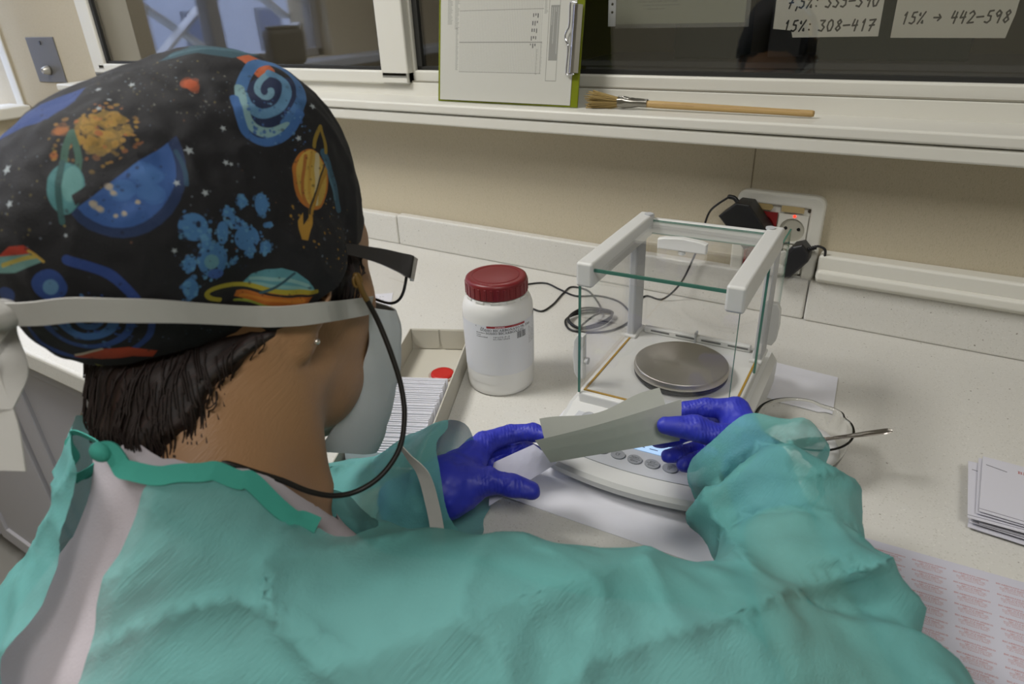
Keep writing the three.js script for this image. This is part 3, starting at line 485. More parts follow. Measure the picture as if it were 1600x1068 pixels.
  mesh('strain_relief', [0, 1, 2, 3].map(i => new THREE.TorusGeometry(0.0022, 0.0014, 8, 16).rotateY(Math.PI / 2).rotateZ(0.45).translate(0.032 + i * 0.0027, 0.0275 + i * 0.0012, 0.02)), M.dark, b);
  mesh('power_cord', tube([[-0.1415, 1.0225, 0.031], [-0.131, 1.0275, 0.031], [-0.1215, 1.024, 0.03], [-0.12, 1.013, 0.027], [-0.1245, 1.0, 0.022], [-0.1275, 0.985, 0.018], [-0.128, 0.975, 0.012]].map(p => [p[0] + 0.1745, p[1] - 0.994, p[2] - 0.011]), 0.0019, 60), M.black, b, 'short black cord looping down behind the trunking'); void c0;
}
// adapter cable: down the wall, over the worktop and into a coil
{
  const y = TOP + 0.0018, P = [[-0.267, 1.09, 0.041], [-0.285, 1.075, 0.04], [-0.2974,1.0595,0.035], [-0.3068,1.0158,0.035], [-0.318, 0.975, 0.033], [-0.335, 0.93, 0.04], [-0.36, 0.903, 0.05], [-0.3895,0.902,0.0461], [-0.3903,0.902,0.101]];
  P.push([-0.3754,0.902,0.1496], [-0.3873,0.902,0.1979], [-0.4155,0.902,0.2203], [-0.4465,0.903,0.2259]);
  for (let k = 0; k < 3; k++) { const d = k * 3; void d; P.push([-0.4678,0.904,0.1966].map((v, i) => v + (i === 1 ? k * 0.003 : 0.004 * k)), [-0.451,0.904,0.16].map((v, i) => v + (i === 1 ? k * 0.003 : -0.002 * k)), [-0.4113,0.904,0.1453].map((v, i) => v + (i === 1 ? k * 0.003 : 0.002 * k)), [-0.4068,0.904,0.1919].map((v, i) => v + (i === 1 ? k * 0.003 : 0)), [-0.4332,0.904,0.2186].map((v, i) => v + (i === 1 ? k * 0.003 : 0.003 * k))); }
  P.push([-0.4267,0.912,0.1862], [-0.4268,0.908,0.1545], [-0.4554,0.903,0.1068], [-0.4967,0.902,0.068], [-0.5248,0.902,0.0688], [-0.5244,0.902,0.1016], [-0.5172,0.902,0.157], [-0.5212,0.902,0.1855], [-0.54,0.902,0.1834], [-0.5884,0.902,0.1719]);
  P.push([-0.621,0.902,0.1306], [-0.5983,0.902,0.0886], [-0.5765,0.902,0.0743], [-0.5378,0.902,0.0887], [-0.4989,0.902,0.1015], [-0.4639,0.902,0.0837], [-0.425,0.902,0.0888], [-0.387,0.902,0.1223], [-0.3527,0.902,0.1644]); void y;
  const a = scene.getObjectByName('power_adapter'); mesh('cable', tube(P.map(p => [p[0] - a.position.x, p[1] - a.position.y, p[2] - a.position.z]), 0.0017, 420, 8), M.black, a, 'thin black cable coiled on the worktop behind the balance');
}
// --- things on the window sill and on the panes
{
  const tilt = -0.16, t = thing('clipboard', 'yellow green clear clipboard leaning on the window frame with its clip at the right', 'clipboard', [-0.655, 1.2125, 0.062]);
  t.rotation.x = tilt;
  mesh('board', bb(-0.145, 0.137, 0, 0.212, -0.0016, 0.0016, 0.0012), phy('#8f9a1e', 0.25, { transmission: 0.45, thickness: 0 }), t);
  const cl = new THREE.Group(); cl.name = 'clip'; t.add(cl);
  mesh('clip_plate', [slab((u, v) => V(0.118 + 0.017 * u, lerp(0.052, 0.15, v), 0.004 + 0.006 * Math.sin(u * Math.PI)), 10, 2, 0.0012)], M.chrome, cl, 'chrome spring plate');
  mesh('clip_wire', tube([[0.127, 0.152, 0.009], [0.116, 0.153, 0.008], [0.1155, 0.15, 0.008], [0.1155, 0.118, 0.008], [0.112, 0.112, 0.008], [0.11, 0.105, 0.008], [0.112, 0.098, 0.008], [0.116, 0.092, 0.008], [0.1165, 0.052, 0.008], [0.118, 0.049, 0.008], [0.13, 0.05, 0.009]], 0.0014, 80), M.chrome, cl);
  const fm = canvas(1024, 740, (c, w, h) => {
    c.fillStyle = '#b7b6ad'; c.fillRect(0, 0, w, h); c.fillStyle = 'rgba(120,120,112,.5)';
    for (let x = 165; x < 800; x += 12) { c.fillStyle = 'rgba(128,128,120,.5)'; c.fillRect(x, 60, 3, 510); }
    c.fillStyle = 'rgba(110,110,104,.75)'; for (const y of [50, 225, 400, 570]) c.fillRect(160, y, 640, y === 400 ? 5 : 3);
    c.fillStyle = 'rgba(112,112,106,.6)'; for (const [x, y, ww, hh] of [[60, 80, 45, 220], [120, 30, 40, 300], [130, 320, 24, 240], [805, 10, 26, 240], [790, 400, 14, 170], [760, 440, 12, 140]]) for (let k = 0; k < hh; k += 7) c.fillRect(x, y + k, ww * (0.6 + 0.4 * rnd()), 3.2);
    c.fillStyle = '#85857f'; c.fillRect(850, 210, 60, 290); c.fillStyle = '#b0b0a8'; for (let k = 0; k < 4; k++) c.fillRect(858 + k * 14, 220, 3, 260 * rnd() + 10);
    c.strokeStyle = '#77776f'; c.lineWidth = 3; c.strokeRect(838, 130, 74, 480); c.fillStyle = '#3d3d3d'; c.fillRect(866, 10, 52, 62); c.fillStyle = '#a0a098'; c.fillRect(878, 20, 28, 40); c.fillStyle = '#3d3d3d'; c.fillRect(884, 30, 14, 20);
    c.fillStyle = '#4d4d4c'; for (let k = 0; k < 5; k++) for (let j = 0; j < 3; j++) c.fillRect(726 + j * 16 - k * 3, 250 + k * 40, 7, 8 + 18 * rnd());
  });
  const s = mesh('form_sheet', slab((u, v) => V(lerp(-0.139, 0.124, u), lerp(0.003, 0.209, v), 0.0032 + 0.0012 * Math.sin(u * 4)), 16, 4, 0.0008), std('#ffffff', 0.8, { map: fm, ...dbl }));
  s.position.copy(t.position); s.rotation.x = tilt; tag(s, 'printed form sheet with a ruled table held on the clipboard', 'form');
}
{
  const t = thing('paint_brush', 'old brush with a long wooden handle lying on the window sill', 'brush', [0, 0, 0]);
  const z = 0.05, y = 1.2205, b0 = -0.497, f0 = -0.452, h0 = -0.405, h1 = -0.163;
  mesh('handle', lathe([[0, 0], [0.0048, 0], [0.0055, 0.02], [0.0052, 0.09], [0.0044, 0.2], [0.0046, 0.245], [0.0036, 0.248], [0, 0.2485]], 24).rotateZ(-Math.PI / 2).rotateZ(-0.012).translate(h0 - 0.006, y + 0.001, z), std('#ffffff', 0.6, { map: canvas(64, 256, (c, w, h) => { c.fillStyle = '#b39560'; c.fillRect(0, 0, w, h); for (let i = 0; i < 60; i++) { c.fillStyle = `rgba(110,80,40,${0.1 + 0.15 * rnd()})`; c.fillRect(rnd() * w, rnd() * h, 1 + rnd() * 2, 20 + rnd() * 90); } }) }), t);
  const fer = lathe([[0.0085, 0], [0.009, 0.008], [0.0075, 0.014], [0.008, 0.022], [0.0062, 0.034], [0.0058, 0.048]], 32), p = fer.attributes.position;
  for (let i = 0; i < p.count; i++) { const k = 1 + 0.18 * noise(p.getX(i) * 300, p.getY(i) * 200, p.getZ(i) * 300); p.setX(i, p.getX(i) * k); p.setZ(i, p.getZ(i) * k); } fer.computeVertexNormals();
  mesh('ferrule', fer.rotateZ(-Math.PI / 2).translate(f0, y + 0.002, z), std('#8f8c84', 0.3, { metalness: 1, ...dbl }), t);
  const br = []; for (let i = 0; i < 150; i++) { const a = rnd() * 6.28, r = Math.sqrt(rnd()), l = 0.04 + 0.016 * rnd(), e = 1.5 + 0.5 * rnd(); br.push(tube([[f0 + 0.004, y + 0.002 + 0.006 * r * Math.sin(a), z + 0.007 * r * Math.cos(a)], [f0 - l * 0.5, y + 0.002 + 0.008 * r * Math.sin(a) * e * 0.8, z + 0.009 * r * Math.cos(a)], [f0 - l, y + 0.003 + Math.max(-0.01, 0.0085 * r * Math.sin(a) * e), z + 0.010 * r * Math.cos(a) * e]], 0.0006, 4, 4, false, false)); }
  const bm = mesh('bristles', br, std('#9a8350', 0.9), t); bm.userData.kind = 'stuff';
}
{
  // handwritten notes and a sheet in a clear sleeve on the right pane
  const D = { 0: [[[.5, 0], [.15, .2], [.05, .6], [.3, 1], [.7, .95], [.9, .5], [.75, .1], [.45, 0]]], 1: [[[.35, .25], [.6, 0], [.5, 1]]], 2: [[[.1, .2], [.5, 0], [.85, .25], [.5, .65], [.1, 1], [.95, .95]]], 3: [[[.1, .05], [.8, .05], [.4, .42], [.85, .65], [.55, 1], [.05, .92]]], 4: [[[.3, 0], [.1, .55], [.85, .5]], [[.75, .1], [.6, 1]]], 5: [[[.9, 0], [.35, .05], [.25, .4], [.75, .45], [.8, .8], [.45, 1], [.05, .92]]], 7: [[[.05, .08], [.9, .02], [.5, .5], [.3, 1]], [[.2, .55], [.85, .5]]], 8: [[[.6, .0], [.25, .2], [.55, .48], [.85, .75], [.5, 1], [.15, .8], [.5, .5], [.85, .2], [.6, 0]]], 9: [[[.85, .2], [.45, 0], [.15, .25], [.45, .5], [.85, .25], [.7, 1]]], '%': [[[.95, .0], [.1, 1]], [[.2, .1], [.1, .25], [.25, .3], [.2, .1]], [[.8, .75], [.7, .92], [.88, .95], [.8, .75]]], ':': [[[.4, .35], [.45, .38]], [[.4, .85], [.45, .88]]], '-': [[[.0, .52], [.95, .48]]], '>': [[[-.1, .5], [.95, .5]], [[.6, .25], [.98, .5], [.6, .75]]], ',': [[[.4, .9], [.25, 1.2]]], ' ': [] };
  const hand = (c, str, x, y, w, h, gap = 1.28) => { for (const ch of str) { for (const st of D[ch]) { c.beginPath(); st.forEach((p, i) => { const X = x + p[0] * w + (h * 0.08) * (1 - p[1]), Y = y + p[1] * h; i ? c.lineTo(X, Y) : c.moveTo(X, Y); }); c.stroke(); } x += w * (ch === ',' || ch === ':' ? 0.7 : gap); } };
  const z = -0.0555, mk = (name, out, uvs, tex, label, cat) => {
    const s = new THREE.Shape(out.map(p => new THREE.Vector2(p[0], p[1]))), g = new THREE.ExtrudeGeometry(s, { depth: 0.0008, bevelEnabled: false }).translate(0, 0, z), p = g.attributes.position, uv = g.attributes.uv;
    for (let i = 0; i < p.count; i++) uv.setXY(i, (p.getX(i) - uvs[0]) / (uvs[1] - uvs[0]), (p.getY(i) - uvs[2]) / (uvs[3] - uvs[2]));
    const o = mesh(name, g, std('#ffffff', 0.8, { map: tex, side: THREE.DoubleSide })); return tag(o, label, cat);
  };
  const a = [[-0.2551,1.3189,-0.055], [-0.2291,1.3144,-0.055], [-0.227,1.3058,-0.055], [-0.1163,1.307,-0.055], [-0.1105,1.3981,-0.055]];
  const ax0 = a[0][0], ax1 = a[3][0] + 0.003, ay0 = a[3][1], ay1 = ay0 + 0.15, W = 0.0;
  void W;
  const note1 = canvas(1024, 1024, (c, w, h) => { c.fillStyle = '#aeac9f'; c.fillRect(0, 0, w, h); c.strokeStyle = '#15150f'; c.lineWidth = 15; c.lineCap = 'round'; c.lineJoin = 'round'; hand(c, '5%  > 412-502', 90, 400, 52, 95); hand(c, '7,5%: 335-390', 120, 650, 56, 100); hand(c, '15%: 308-417', 105, 858, 60, 96); });
  mk('handwritten_note', [[ax0, a[0][1]], [a[1][0], a[1][1] + 0.002], [a[1][0] + 0.003, ay0], [ax1, ay0 + 0.001], [ax1 - 0.002, ay1], [ax0 - 0.001, ay1]], [ax0, ax1, ay0 - 0.002, ay1], note1, 'white handwritten note with a torn lower left corner, taped to the pane', 'note');
  const b = [[-0.0978,1.3061,-0.055], [0.0378,1.3039,-0.055]], bx0 = b[0][0], bx1 = b[1][0], by0 = b[0][1], by1 = by0 + 0.15;
  const note2 = canvas(1024, 1024, (c, w, h) => { c.fillStyle = '#a8a698'; c.fillRect(0, 0, w, h); c.strokeStyle = '#15150f'; c.lineWidth = 14; c.lineCap = 'round'; c.lineJoin = 'round'; hand(c, '15% > 442-598', 70, 800, 56, 95); hand(c, '7,5% > 350-480', 60, 500, 52, 90); });
  mk('handwritten_note', [[bx0, by0], [bx1 - 0.004, by0 - 0.001], [bx1 - 0.001, by0 + 0.02], [bx1, by0 + 0.026], [bx1 + 0.003, by1], [bx0 - 0.001, by1]], [bx0, bx1, by0 - 0.002, by1], note2, 'rightmost handwritten note taped to the pane, with an arrow', 'note');
  const s0 = [-0.5068,1.3283,-0.055], s1 = [-0.298,1.3273,-0.055];
  const pt = canvas(512, 512, (c, w, h) => { c.fillStyle = '#a3a08c'; c.fillRect(0, 0, w, h); c.fillStyle = '#77756a'; for (const [x, y, ww] of [[90, 400, 160], [110, 418, 150], [130, 436, 70]]) for (let k = 0; k < ww; k += 9) c.fillRect(x + k, y, 4 + rnd() * 4, 6); });
  mk('printed_page', [[s0[0], s0[1]], [s1[0], s1[1] + 0.001], [s1[0], s1[1] + 0.15], [s0[0], s0[1] + 0.15]], [s0[0], s1[0], s0[1], s0[1] + 0.15], pt, 'cream printed page inside a clear sleeve on the pane beside the clipboard', 'page');
  const sl = thing('clear_sleeve', 'clear punched plastic sleeve taped to the pane beside the clipboard', 'sleeve', [0, 0, 0]);
  mesh('sleeve_film', bb(s0[0] - 0.001, s1[0] + 0.007, s0[1] - 0.006, s0[1] + 0.155, z + 0.0014, z + 0.0018), phy('#e6e8e4', 0.12, { transmission: 0.92, thickness: 0 }), sl);
  const holes = [0.018, 0.03, 0.06, 0.09].map(h => { const r = []; for (let i = 0; i < 14; i++) r.push([s0[0] - 0.0075 + 0.0022 * Math.cos(i / 14 * 6.283), s0[1] + h + 0.0022 * Math.sin(i / 14 * 6.283)]); return r; });
  mesh('punched_strip', extrude([[s0[0] - 0.0145, s0[1] - 0.003], [s0[0] - 0.001, s0[1] - 0.003], [s0[0] - 0.001, s0[1] + 0.155], [s0[0] - 0.0145, s0[1] + 0.155]], 0.0006, 0, holes).translate(0, 0, z + 0.0008), std('#a9abab', 0.4), sl);
}
{
  const t = thing('blank_plate', 'grey metal blanking plate with a bolt on the wall left of the window', 'wall plate', [-2.281, 1.262, 0]);
  mesh('plate', bb(-0.078, 0.078, -0.062, 0.06, 0, 0.003, 0.0012), std('#6c6b69', 0.5, { metalness: 0.25 }), t);
  mesh('bolt', [lathe([[0, 0], [0.013, 0], [0.013, 0.006], [0.008, 0.02], [0.004, 0.02], [0.004, 0.008], [0, 0.008]], 24).rotateX(Math.PI / 2).translate(0.004, -0.028, 0.003)], std('#a9a69d', 0.35, { metalness: 0.7 }), t);
  mesh('screw', new THREE.CylinderGeometry(0.005, 0.005, 0.003, 16).rotateX(Math.PI / 2).translate(0.0, 0.045, 0.004), std('#5c5c5c', 0.4, { metalness: 0.8 }), t);
}

// ================================================================ the worker
// signed-distance fields, meshed with surface nets
const smin = (a, b, k) => { const h = Math.max(k - Math.abs(a - b), 0) / k; return Math.min(a, b) - h * h * k * 0.25; };
const smax = (a, b, k) => -smin(-a, -b, k);
function cap(a, b, ra, rb = ra) {
  const [ax, ay, az] = a, bx = b[0] - ax, by = b[1] - ay, bz = b[2] - az, bbv = bx * bx + by * by + bz * bz || 1e-9;
  return (x, y, z) => { const px = x - ax, py = y - ay, pz = z - az, t = clamp((px * bx + py * by + pz * bz) / bbv); return Math.hypot(px - bx * t, py - by * t, pz - bz * t) - (ra + (rb - ra) * t); };
}
function ell(c, r, B) {  // ellipsoid, optional basis of three axes
  const [cx, cy, cz] = c, [rx, ry, rz] = r, m = Math.min(rx, ry, rz);
  return (x, y, z) => {
    x -= cx; y -= cy; z -= cz;
    if (B) { const a = x * B[0].x + y * B[0].y + z * B[0].z, b = x * B[1].x + y * B[1].y + z * B[1].z, d = x * B[2].x + y * B[2].y + z * B[2].z; x = a; y = b; z = d; }
    const k0 = Math.hypot(x / rx, y / ry, z / rz), k1 = Math.hypot(x / (rx * rx), y / (ry * ry), z / (rz * rz)); return k1 < 1e-9 ? -m : k0 * (k0 - 1) / k1;
  };
}
function nets(f, lo, hi, h) {
  const n = [0, 1, 2].map(i => Math.ceil((hi[i] - lo[i]) / h) + 1), [nx, ny, nz] = n, F = new Float32Array(nx * ny * nz), id = new Int32Array(nx * ny * nz).fill(-1);
  let o = 0; for (let k = 0; k < nz; k++) for (let j = 0; j < ny; j++) for (let i = 0; i < nx; i++) F[o++] = f(lo[0] + i * h, lo[1] + j * h, lo[2] + k * h);
  const pos = [], idx = [], at = (i, j, k) => (k * ny + j) * nx + i;
  for (let k = 0; k < nz - 1; k++) for (let j = 0; j < ny - 1; j++) for (let i = 0; i < nx - 1; i++) {
    let c = 0, sx = 0, sy = 0, sz = 0; const v = [];
    for (let q = 0; q < 8; q++) v.push(F[at(i + (q & 1), j + (q >> 1 & 1), k + (q >> 2))]);
    for (let q = 0; q < 8; q++) for (const b of [1, 2, 4]) if (!(q & b)) { const a = v[q], d = v[q | b]; if ((a < 0) !== (d < 0)) { const t = a / (a - d); c++; sx += (q & 1) + (b === 1 ? t : 0); sy += (q >> 1 & 1) + (b === 2 ? t : 0); sz += (q >> 2) + (b === 4 ? t : 0); } }
    if (c) { id[at(i, j, k)] = pos.length / 3; pos.push(lo[0] + (i + sx / c) * h, lo[1] + (j + sy / c) * h, lo[2] + (k + sz / c) * h); }
  }
  const D = [1, nx, nx * ny];
  for (let k = 1; k < nz - 1; k++) for (let j = 1; j < ny - 1; j++) for (let i = 1; i < nx - 1; i++) {
    const a = at(i, j, k);
    for (let d = 0; d < 3; d++) {
      const s0 = F[a] < 0, s1 = F[a + D[d]] < 0; if (s0 === s1) continue;
      const u = D[(d + 1) % 3], w = D[(d + 2) % 3], q = [id[a], id[a - u], id[a - u - w], id[a - w]];
      if (q.some(x => x < 0)) continue;
      if (s0) idx.push(q[0], q[1], q[2], q[0], q[2], q[3]); else idx.push(q[0], q[2], q[1], q[0], q[3], q[2]);
    }
  }
  return finish(pos, idx, f, h);
}
function finish(pos, idx, f, h) {  // smooth normals from the field's gradient
  const nor = new Float32Array(pos.length), uv = new Float32Array(pos.length / 3 * 2), e = h * 0.5;
  for (let i = 0; i < pos.length; i += 3) {
    const x = pos[i], y = pos[i + 1], z = pos[i + 2]; let a = f(x + e, y, z) - f(x - e, y, z), b = f(x, y + e, z) - f(x, y - e, z), c = f(x, y, z + e) - f(x, y, z - e); const l = Math.hypot(a, b, c) || 1;
    nor[i] = a / l; nor[i + 1] = b / l; nor[i + 2] = c / l; uv[i / 3 * 2] = x + z * 0.4; uv[i / 3 * 2 + 1] = y + z * 0.6;
  }
  const g = new THREE.BufferGeometry(); g.setAttribute('position', new THREE.Float32BufferAttribute(pos, 3)); g.setAttribute('normal', new THREE.BufferAttribute(nor, 3)); g.setAttribute('uv', new THREE.BufferAttribute(uv, 2)); g.setIndex(idx); return g;
}
// keeps the part of a geometry where keep(x, y, z) > 0, cutting triangles at the border
function clipGeo(g, keep) {
  const P = g.attributes.position, N = g.attributes.normal, T = g.attributes.uv, I = g.index.array, pos = [], nor = [], uv = [], idx = [], map = new Map(), cut = new Map(), val = [];
  for (let i = 0; i < P.count; i++) val.push(keep(P.getX(i), P.getY(i), P.getZ(i)));
  const vtx = i => { if (!map.has(i)) { map.set(i, pos.length / 3); pos.push(P.getX(i), P.getY(i), P.getZ(i)); nor.push(N.getX(i), N.getY(i), N.getZ(i)); uv.push(T.getX(i), T.getY(i)); } return map.get(i); };
  const mid = (a, b) => { const k = a < b ? a * P.count + b : b * P.count + a; if (!cut.has(k)) { const t = val[a] / (val[a] - val[b]), L = (A, j) => A.getComponent(a, j) + (A.getComponent(b, j) - A.getComponent(a, j)) * t; cut.set(k, pos.length / 3); pos.push(L(P, 0), L(P, 1), L(P, 2)); nor.push(L(N, 0), L(N, 1), L(N, 2)); uv.push(L(T, 0), L(T, 1)); } return cut.get(k); };
  for (let i = 0; i < I.length; i += 3) {
    const t = [I[i], I[i + 1], I[i + 2]], s = t.map(q => val[q] > 0), c = s.filter(Boolean).length;
    if (c === 3) idx.push(...t.map(vtx));
    else if (c === 1) { const k = s.indexOf(true), a = t[k], b = t[(k + 1) % 3], d = t[(k + 2) % 3]; idx.push(vtx(a), mid(a, b), mid(a, d)); }
    else if (c === 2) { const k = s.indexOf(false), a = t[k], b = t[(k + 1) % 3], d = t[(k + 2) % 3]; idx.push(mid(a, b), vtx(b), vtx(d), mid(a, b), vtx(d), mid(a, d)); }
  }
  const o = new THREE.BufferGeometry(); o.setAttribute('position', new THREE.Float32BufferAttribute(pos, 3)); o.setAttribute('normal', new THREE.Float32BufferAttribute(nor, 3)); o.setAttribute('uv', new THREE.Float32BufferAttribute(uv, 2)); o.setIndex(idx); return o;
}
// ---- skeleton (metres, in the room)
const E0 = V(-0.412, 1.207, 0.802), hF = V(0.06, -0.40, -0.915).normalize(), hR = hF.clone().cross(V(0, 1, 0)).normalize(), hU = hR.clone().cross(hF), HB = [hR, hU, hF];
const H = (a, b, c) => [E0.x + a * hR.x + b * hU.x + c * hF.x, E0.y + a * hR.y + b * hU.y + c * hF.y, E0.z + a * hR.z + b * hU.z + c * hF.z];
const toH = (x, y, z) => { x -= E0.x; y -= E0.y; z -= E0.z; return [x * hR.x + y * hR.y + z * hR.z, x * hU.x + y * hU.y + z * hU.z, x * hF.x + y * hF.y + z * hF.z]; };
const J = {
  neck: [-0.375, 1.065, 0.895], shR: [-0.2, 0.995, 0.868], elR: [0.03, 0.945, 0.742], wrR: [-0.0802,0.9929,0.5647],
  shL: [-0.49, 0.935, 0.8], elL: [-0.565, 0.81, 0.77], wrL: [-0.3437,0.955,0.6861], chest: [-0.378, 0.97, 0.925], back: [-0.38, 0.82, 0.985], pelvis: [-0.38, 0.62, 1.03],
  knR: [-0.24, 0.60, 0.83], knL: [-0.52, 0.60, 0.83], anR: [-0.24, 0.30, 0.86], anL: [-0.52, 0.30, 0.86],
};
// head and neck
const headParts = [
  [ell(H(0, 0.045, -0.004), [0.072, 0.088, 0.081], HB), 0], [ell(H(0, -0.025, 0.047), [0.061, 0.088, 0.06], HB), 0.03], [cap(H(0.047, -0.055, 0.028), H(0.008, -0.11, 0.09), 0.022, 0.018), 0.025], [cap(H(-0.047, -0.055, 0.028), H(-0.008, -0.11, 0.09), 0.022, 0.018), 0.025], [ell(H(0.03, -0.068, 0.066), [0.026, 0.04, 0.034], HB), 0.02], [ell(H(-0.03, -0.068, 0.066), [0.026, 0.04, 0.034], HB), 0.02],
  [ell(H(0.038, -0.014, 0.06), [0.024, 0.028, 0.027], HB), 0.02], [ell(H(-0.038, -0.014, 0.06), [0.024, 0.028, 0.027], HB), 0.02], [cap(H(0, 0.022, 0.094), H(0, -0.018, 0.119), 0.008, 0.0115), 0.015], [cap(H(-0.02, 0.04, 0.073), H(0.02, 0.04, 0.073), 0.012), 0.02],
  [ell(H(0, -0.062, 0.104), [0.025, 0.013, 0.012], HB), 0.012],
];
const neckF = cap(H(0, -0.045, -0.028), J.neck, 0.056, 0.062), skullF = (x, y, z) => { let d = headParts[0][0](x, y, z); for (let i = 1; i < headParts.length; i++) d = smin(d, headParts[i][0](x, y, z), headParts[i][1]); return d; };
const earF = s => {
  const tilt = 0.25, o = [s * 0.075, 0.0, -0.008], eB = [hR.clone().multiplyScalar(Math.cos(0.35)).addScaledVector(hF, -s * Math.sin(0.35)), hU, hF.clone().multiplyScalar(Math.cos(0.35)).addScaledVector(hR, s * Math.sin(0.35))];
  const shell = ell(H(o[0] + s * 0.006, o[1] + 0.004, o[2]), [0.007, 0.031, 0.019], eB), lobe = ell(H(s * 0.077, -0.03, -0.001), [0.008, 0.0145, 0.011], HB), well = ell(H(s * 0.088, 0.006, -0.004), [0.009, 0.017, 0.0095], eB); void tilt;
  return (x, y, z) => smin(smax(shell(x, y, z), -well(x, y, z), 0.006), lobe(x, y, z), 0.008);
};
const earR = earF(1), earL = earF(-1);
const scmR = cap(H(0.062, -0.03, -0.02), [-0.352, 1.055, 0.822], 0.014, 0.012), scmL = cap(H(-0.062, -0.03, -0.02), [-0.402, 1.055, 0.822], 0.014, 0.012);
const headF = (x, y, z) => { let d = smin(skullF(x, y, z), neckF(x, y, z), 0.035); d = smin(d, scmR(x, y, z), 0.03); d = smin(d, scmL(x, y, z), 0.03); return Math.min(smin(d, earR(x, y, z), 0.006), smin(d, earL(x, y, z), 0.006)); };
// trunk, arms, legs
const mix3 = (a, b, t) => a.map((v, i) => lerp(v, b[i], t));
const trunk = [
  [ell([-0.365, 0.97, 0.922], [0.142, 0.105, 0.1]), 0], [ell(J.back, [0.15, 0.17, 0.105]), 0.08], [ell(J.pelvis, [0.17, 0.13, 0.12]), 0.08],
  [cap([-0.35, 1.0, 0.9], J.shR, 0.04, 0.05), 0.05], [cap([-0.385, 0.99, 0.89], J.shL, 0.036, 0.042), 0.05],
];
const trunkF = (x, y, z) => { let d = trunk[0][0](x, y, z); for (let i = 1; i < trunk.length; i++) d = smin(d, trunk[i][0](x, y, z), trunk[i][1]); return d; };
const armF = s => { const a = J['sh' + s], e = J['el' + s], w = J['wr' + s]; const u = cap(a, e, 0.05, 0.039), f = cap(e, mix3(e, w, 0.92), 0.041, 0.026); return (x, y, z) => smin(u(x, y, z), f(x, y, z), 0.02); };
const legF = s => { const k = J['kn' + s], a = J['an' + s], h = [J.pelvis[0] + (s === 'R' ? 0.09 : -0.09), 0.615, 0.99], p = [cap(h, k, 0.082, 0.058), cap(k, a, 0.056, 0.04), cap(a, [a[0], 0.275, a[2] - 0.1], 0.036, 0.03)]; return (x, y, z) => smin(smin(p[0](x, y, z), p[1](x, y, z), 0.03), p[2](x, y, z), 0.02); };
const armR = armF('R'), armL = armF('L'), legR = legF('R'), legL = legF('L');
const bodyF = (x, y, z) => { let d = smin(trunkF(x, y, z), headF(x, y, z), 0.045); d = smin(d, armR(x, y, z), 0.035); d = smin(d, armL(x, y, z), 0.035); if (y < 0.85) { d = smin(d, legR(x, y, z), 0.04); d = smin(d, legL(x, y, z), 0.04); } return d; };

const worker = thing('person', 'seated worker in space-print cap, white mask, teal gown and blue gloves leaning over the balance', 'person', [0, 0, 0]);
const skin = phy('#a87f5a', 0.5, { sheen: 0.1, sheenColor: new THREE.Color('#c08a70'), bumpMap: rep(grain(256, 256, (x, y) => 0.5 + 0.25 * noise(x / 5, y / 5, 1) + 0.25 * noise(x / 2, y / 2, 4)), 14, 14), bumpScale: 0.00025 });

// ---- hands: joint chains, pixel-measured in the photo and kept here in metres
const HANDS = {
  R: {
    wr: J.wrR, mcp: [[-0.118,1.0124,0.5035], [-0.1215,0.9968,0.498], [-0.123,0.9845,0.5012], [-0.1248,0.9739,0.5088]],
    pip: [[-0.1454,1.0119,0.5123], [-0.1554,0.9758,0.5034], [-0.144,0.9678,0.5198], [-0.133,0.9693,0.5304]], dip: [[-0.1632,1.0065,0.5192], [-0.174,0.9709,0.5186], [-0.1563,0.9708,0.542], [-0.1423,0.9706,0.5491]], tip: [[-0.1752,1.0032,0.529], [-0.1843,0.9728,0.5349], [-0.1654,0.9752,0.5573], [-0.1488,0.9726,0.5602]],
    th: [[-0.0904,1.0033,0.5583], [-0.1088,1.0185,0.5637], [-0.1362,1.0283,0.5754], [-0.1611,1.0296,0.5856]],
  },
  L: {
    wr: J.wrL, mcp: [[-0.3413,0.966,0.6173], [-0.3545,0.9533,0.6136], [-0.3605,0.9402,0.6161], [-0.3609,0.9299,0.6227]],
    pip: [[-0.325,0.968,0.5892], [-0.3341,0.9418,0.5805], [-0.338,0.9333,0.5842], [-0.3375,0.9323,0.5979]], dip: [[-0.305,0.9701,0.5803], [-0.3158,0.9434,0.5769], [-0.3223,0.9364,0.5854], [-0.3236,0.9356,0.6003]], tip: [[-0.2903,0.9719,0.5804], [-0.3017,0.9466,0.5819], [-0.3083,0.941,0.5897], [-0.3122,0.9391,0.6041]],
    th: [[-0.3293,0.9581,0.6748], [-0.3059,0.9655,0.6643], [-0.2828,0.9635,0.6572], [-0.2658,0.9591,0.6502]],
  },
};
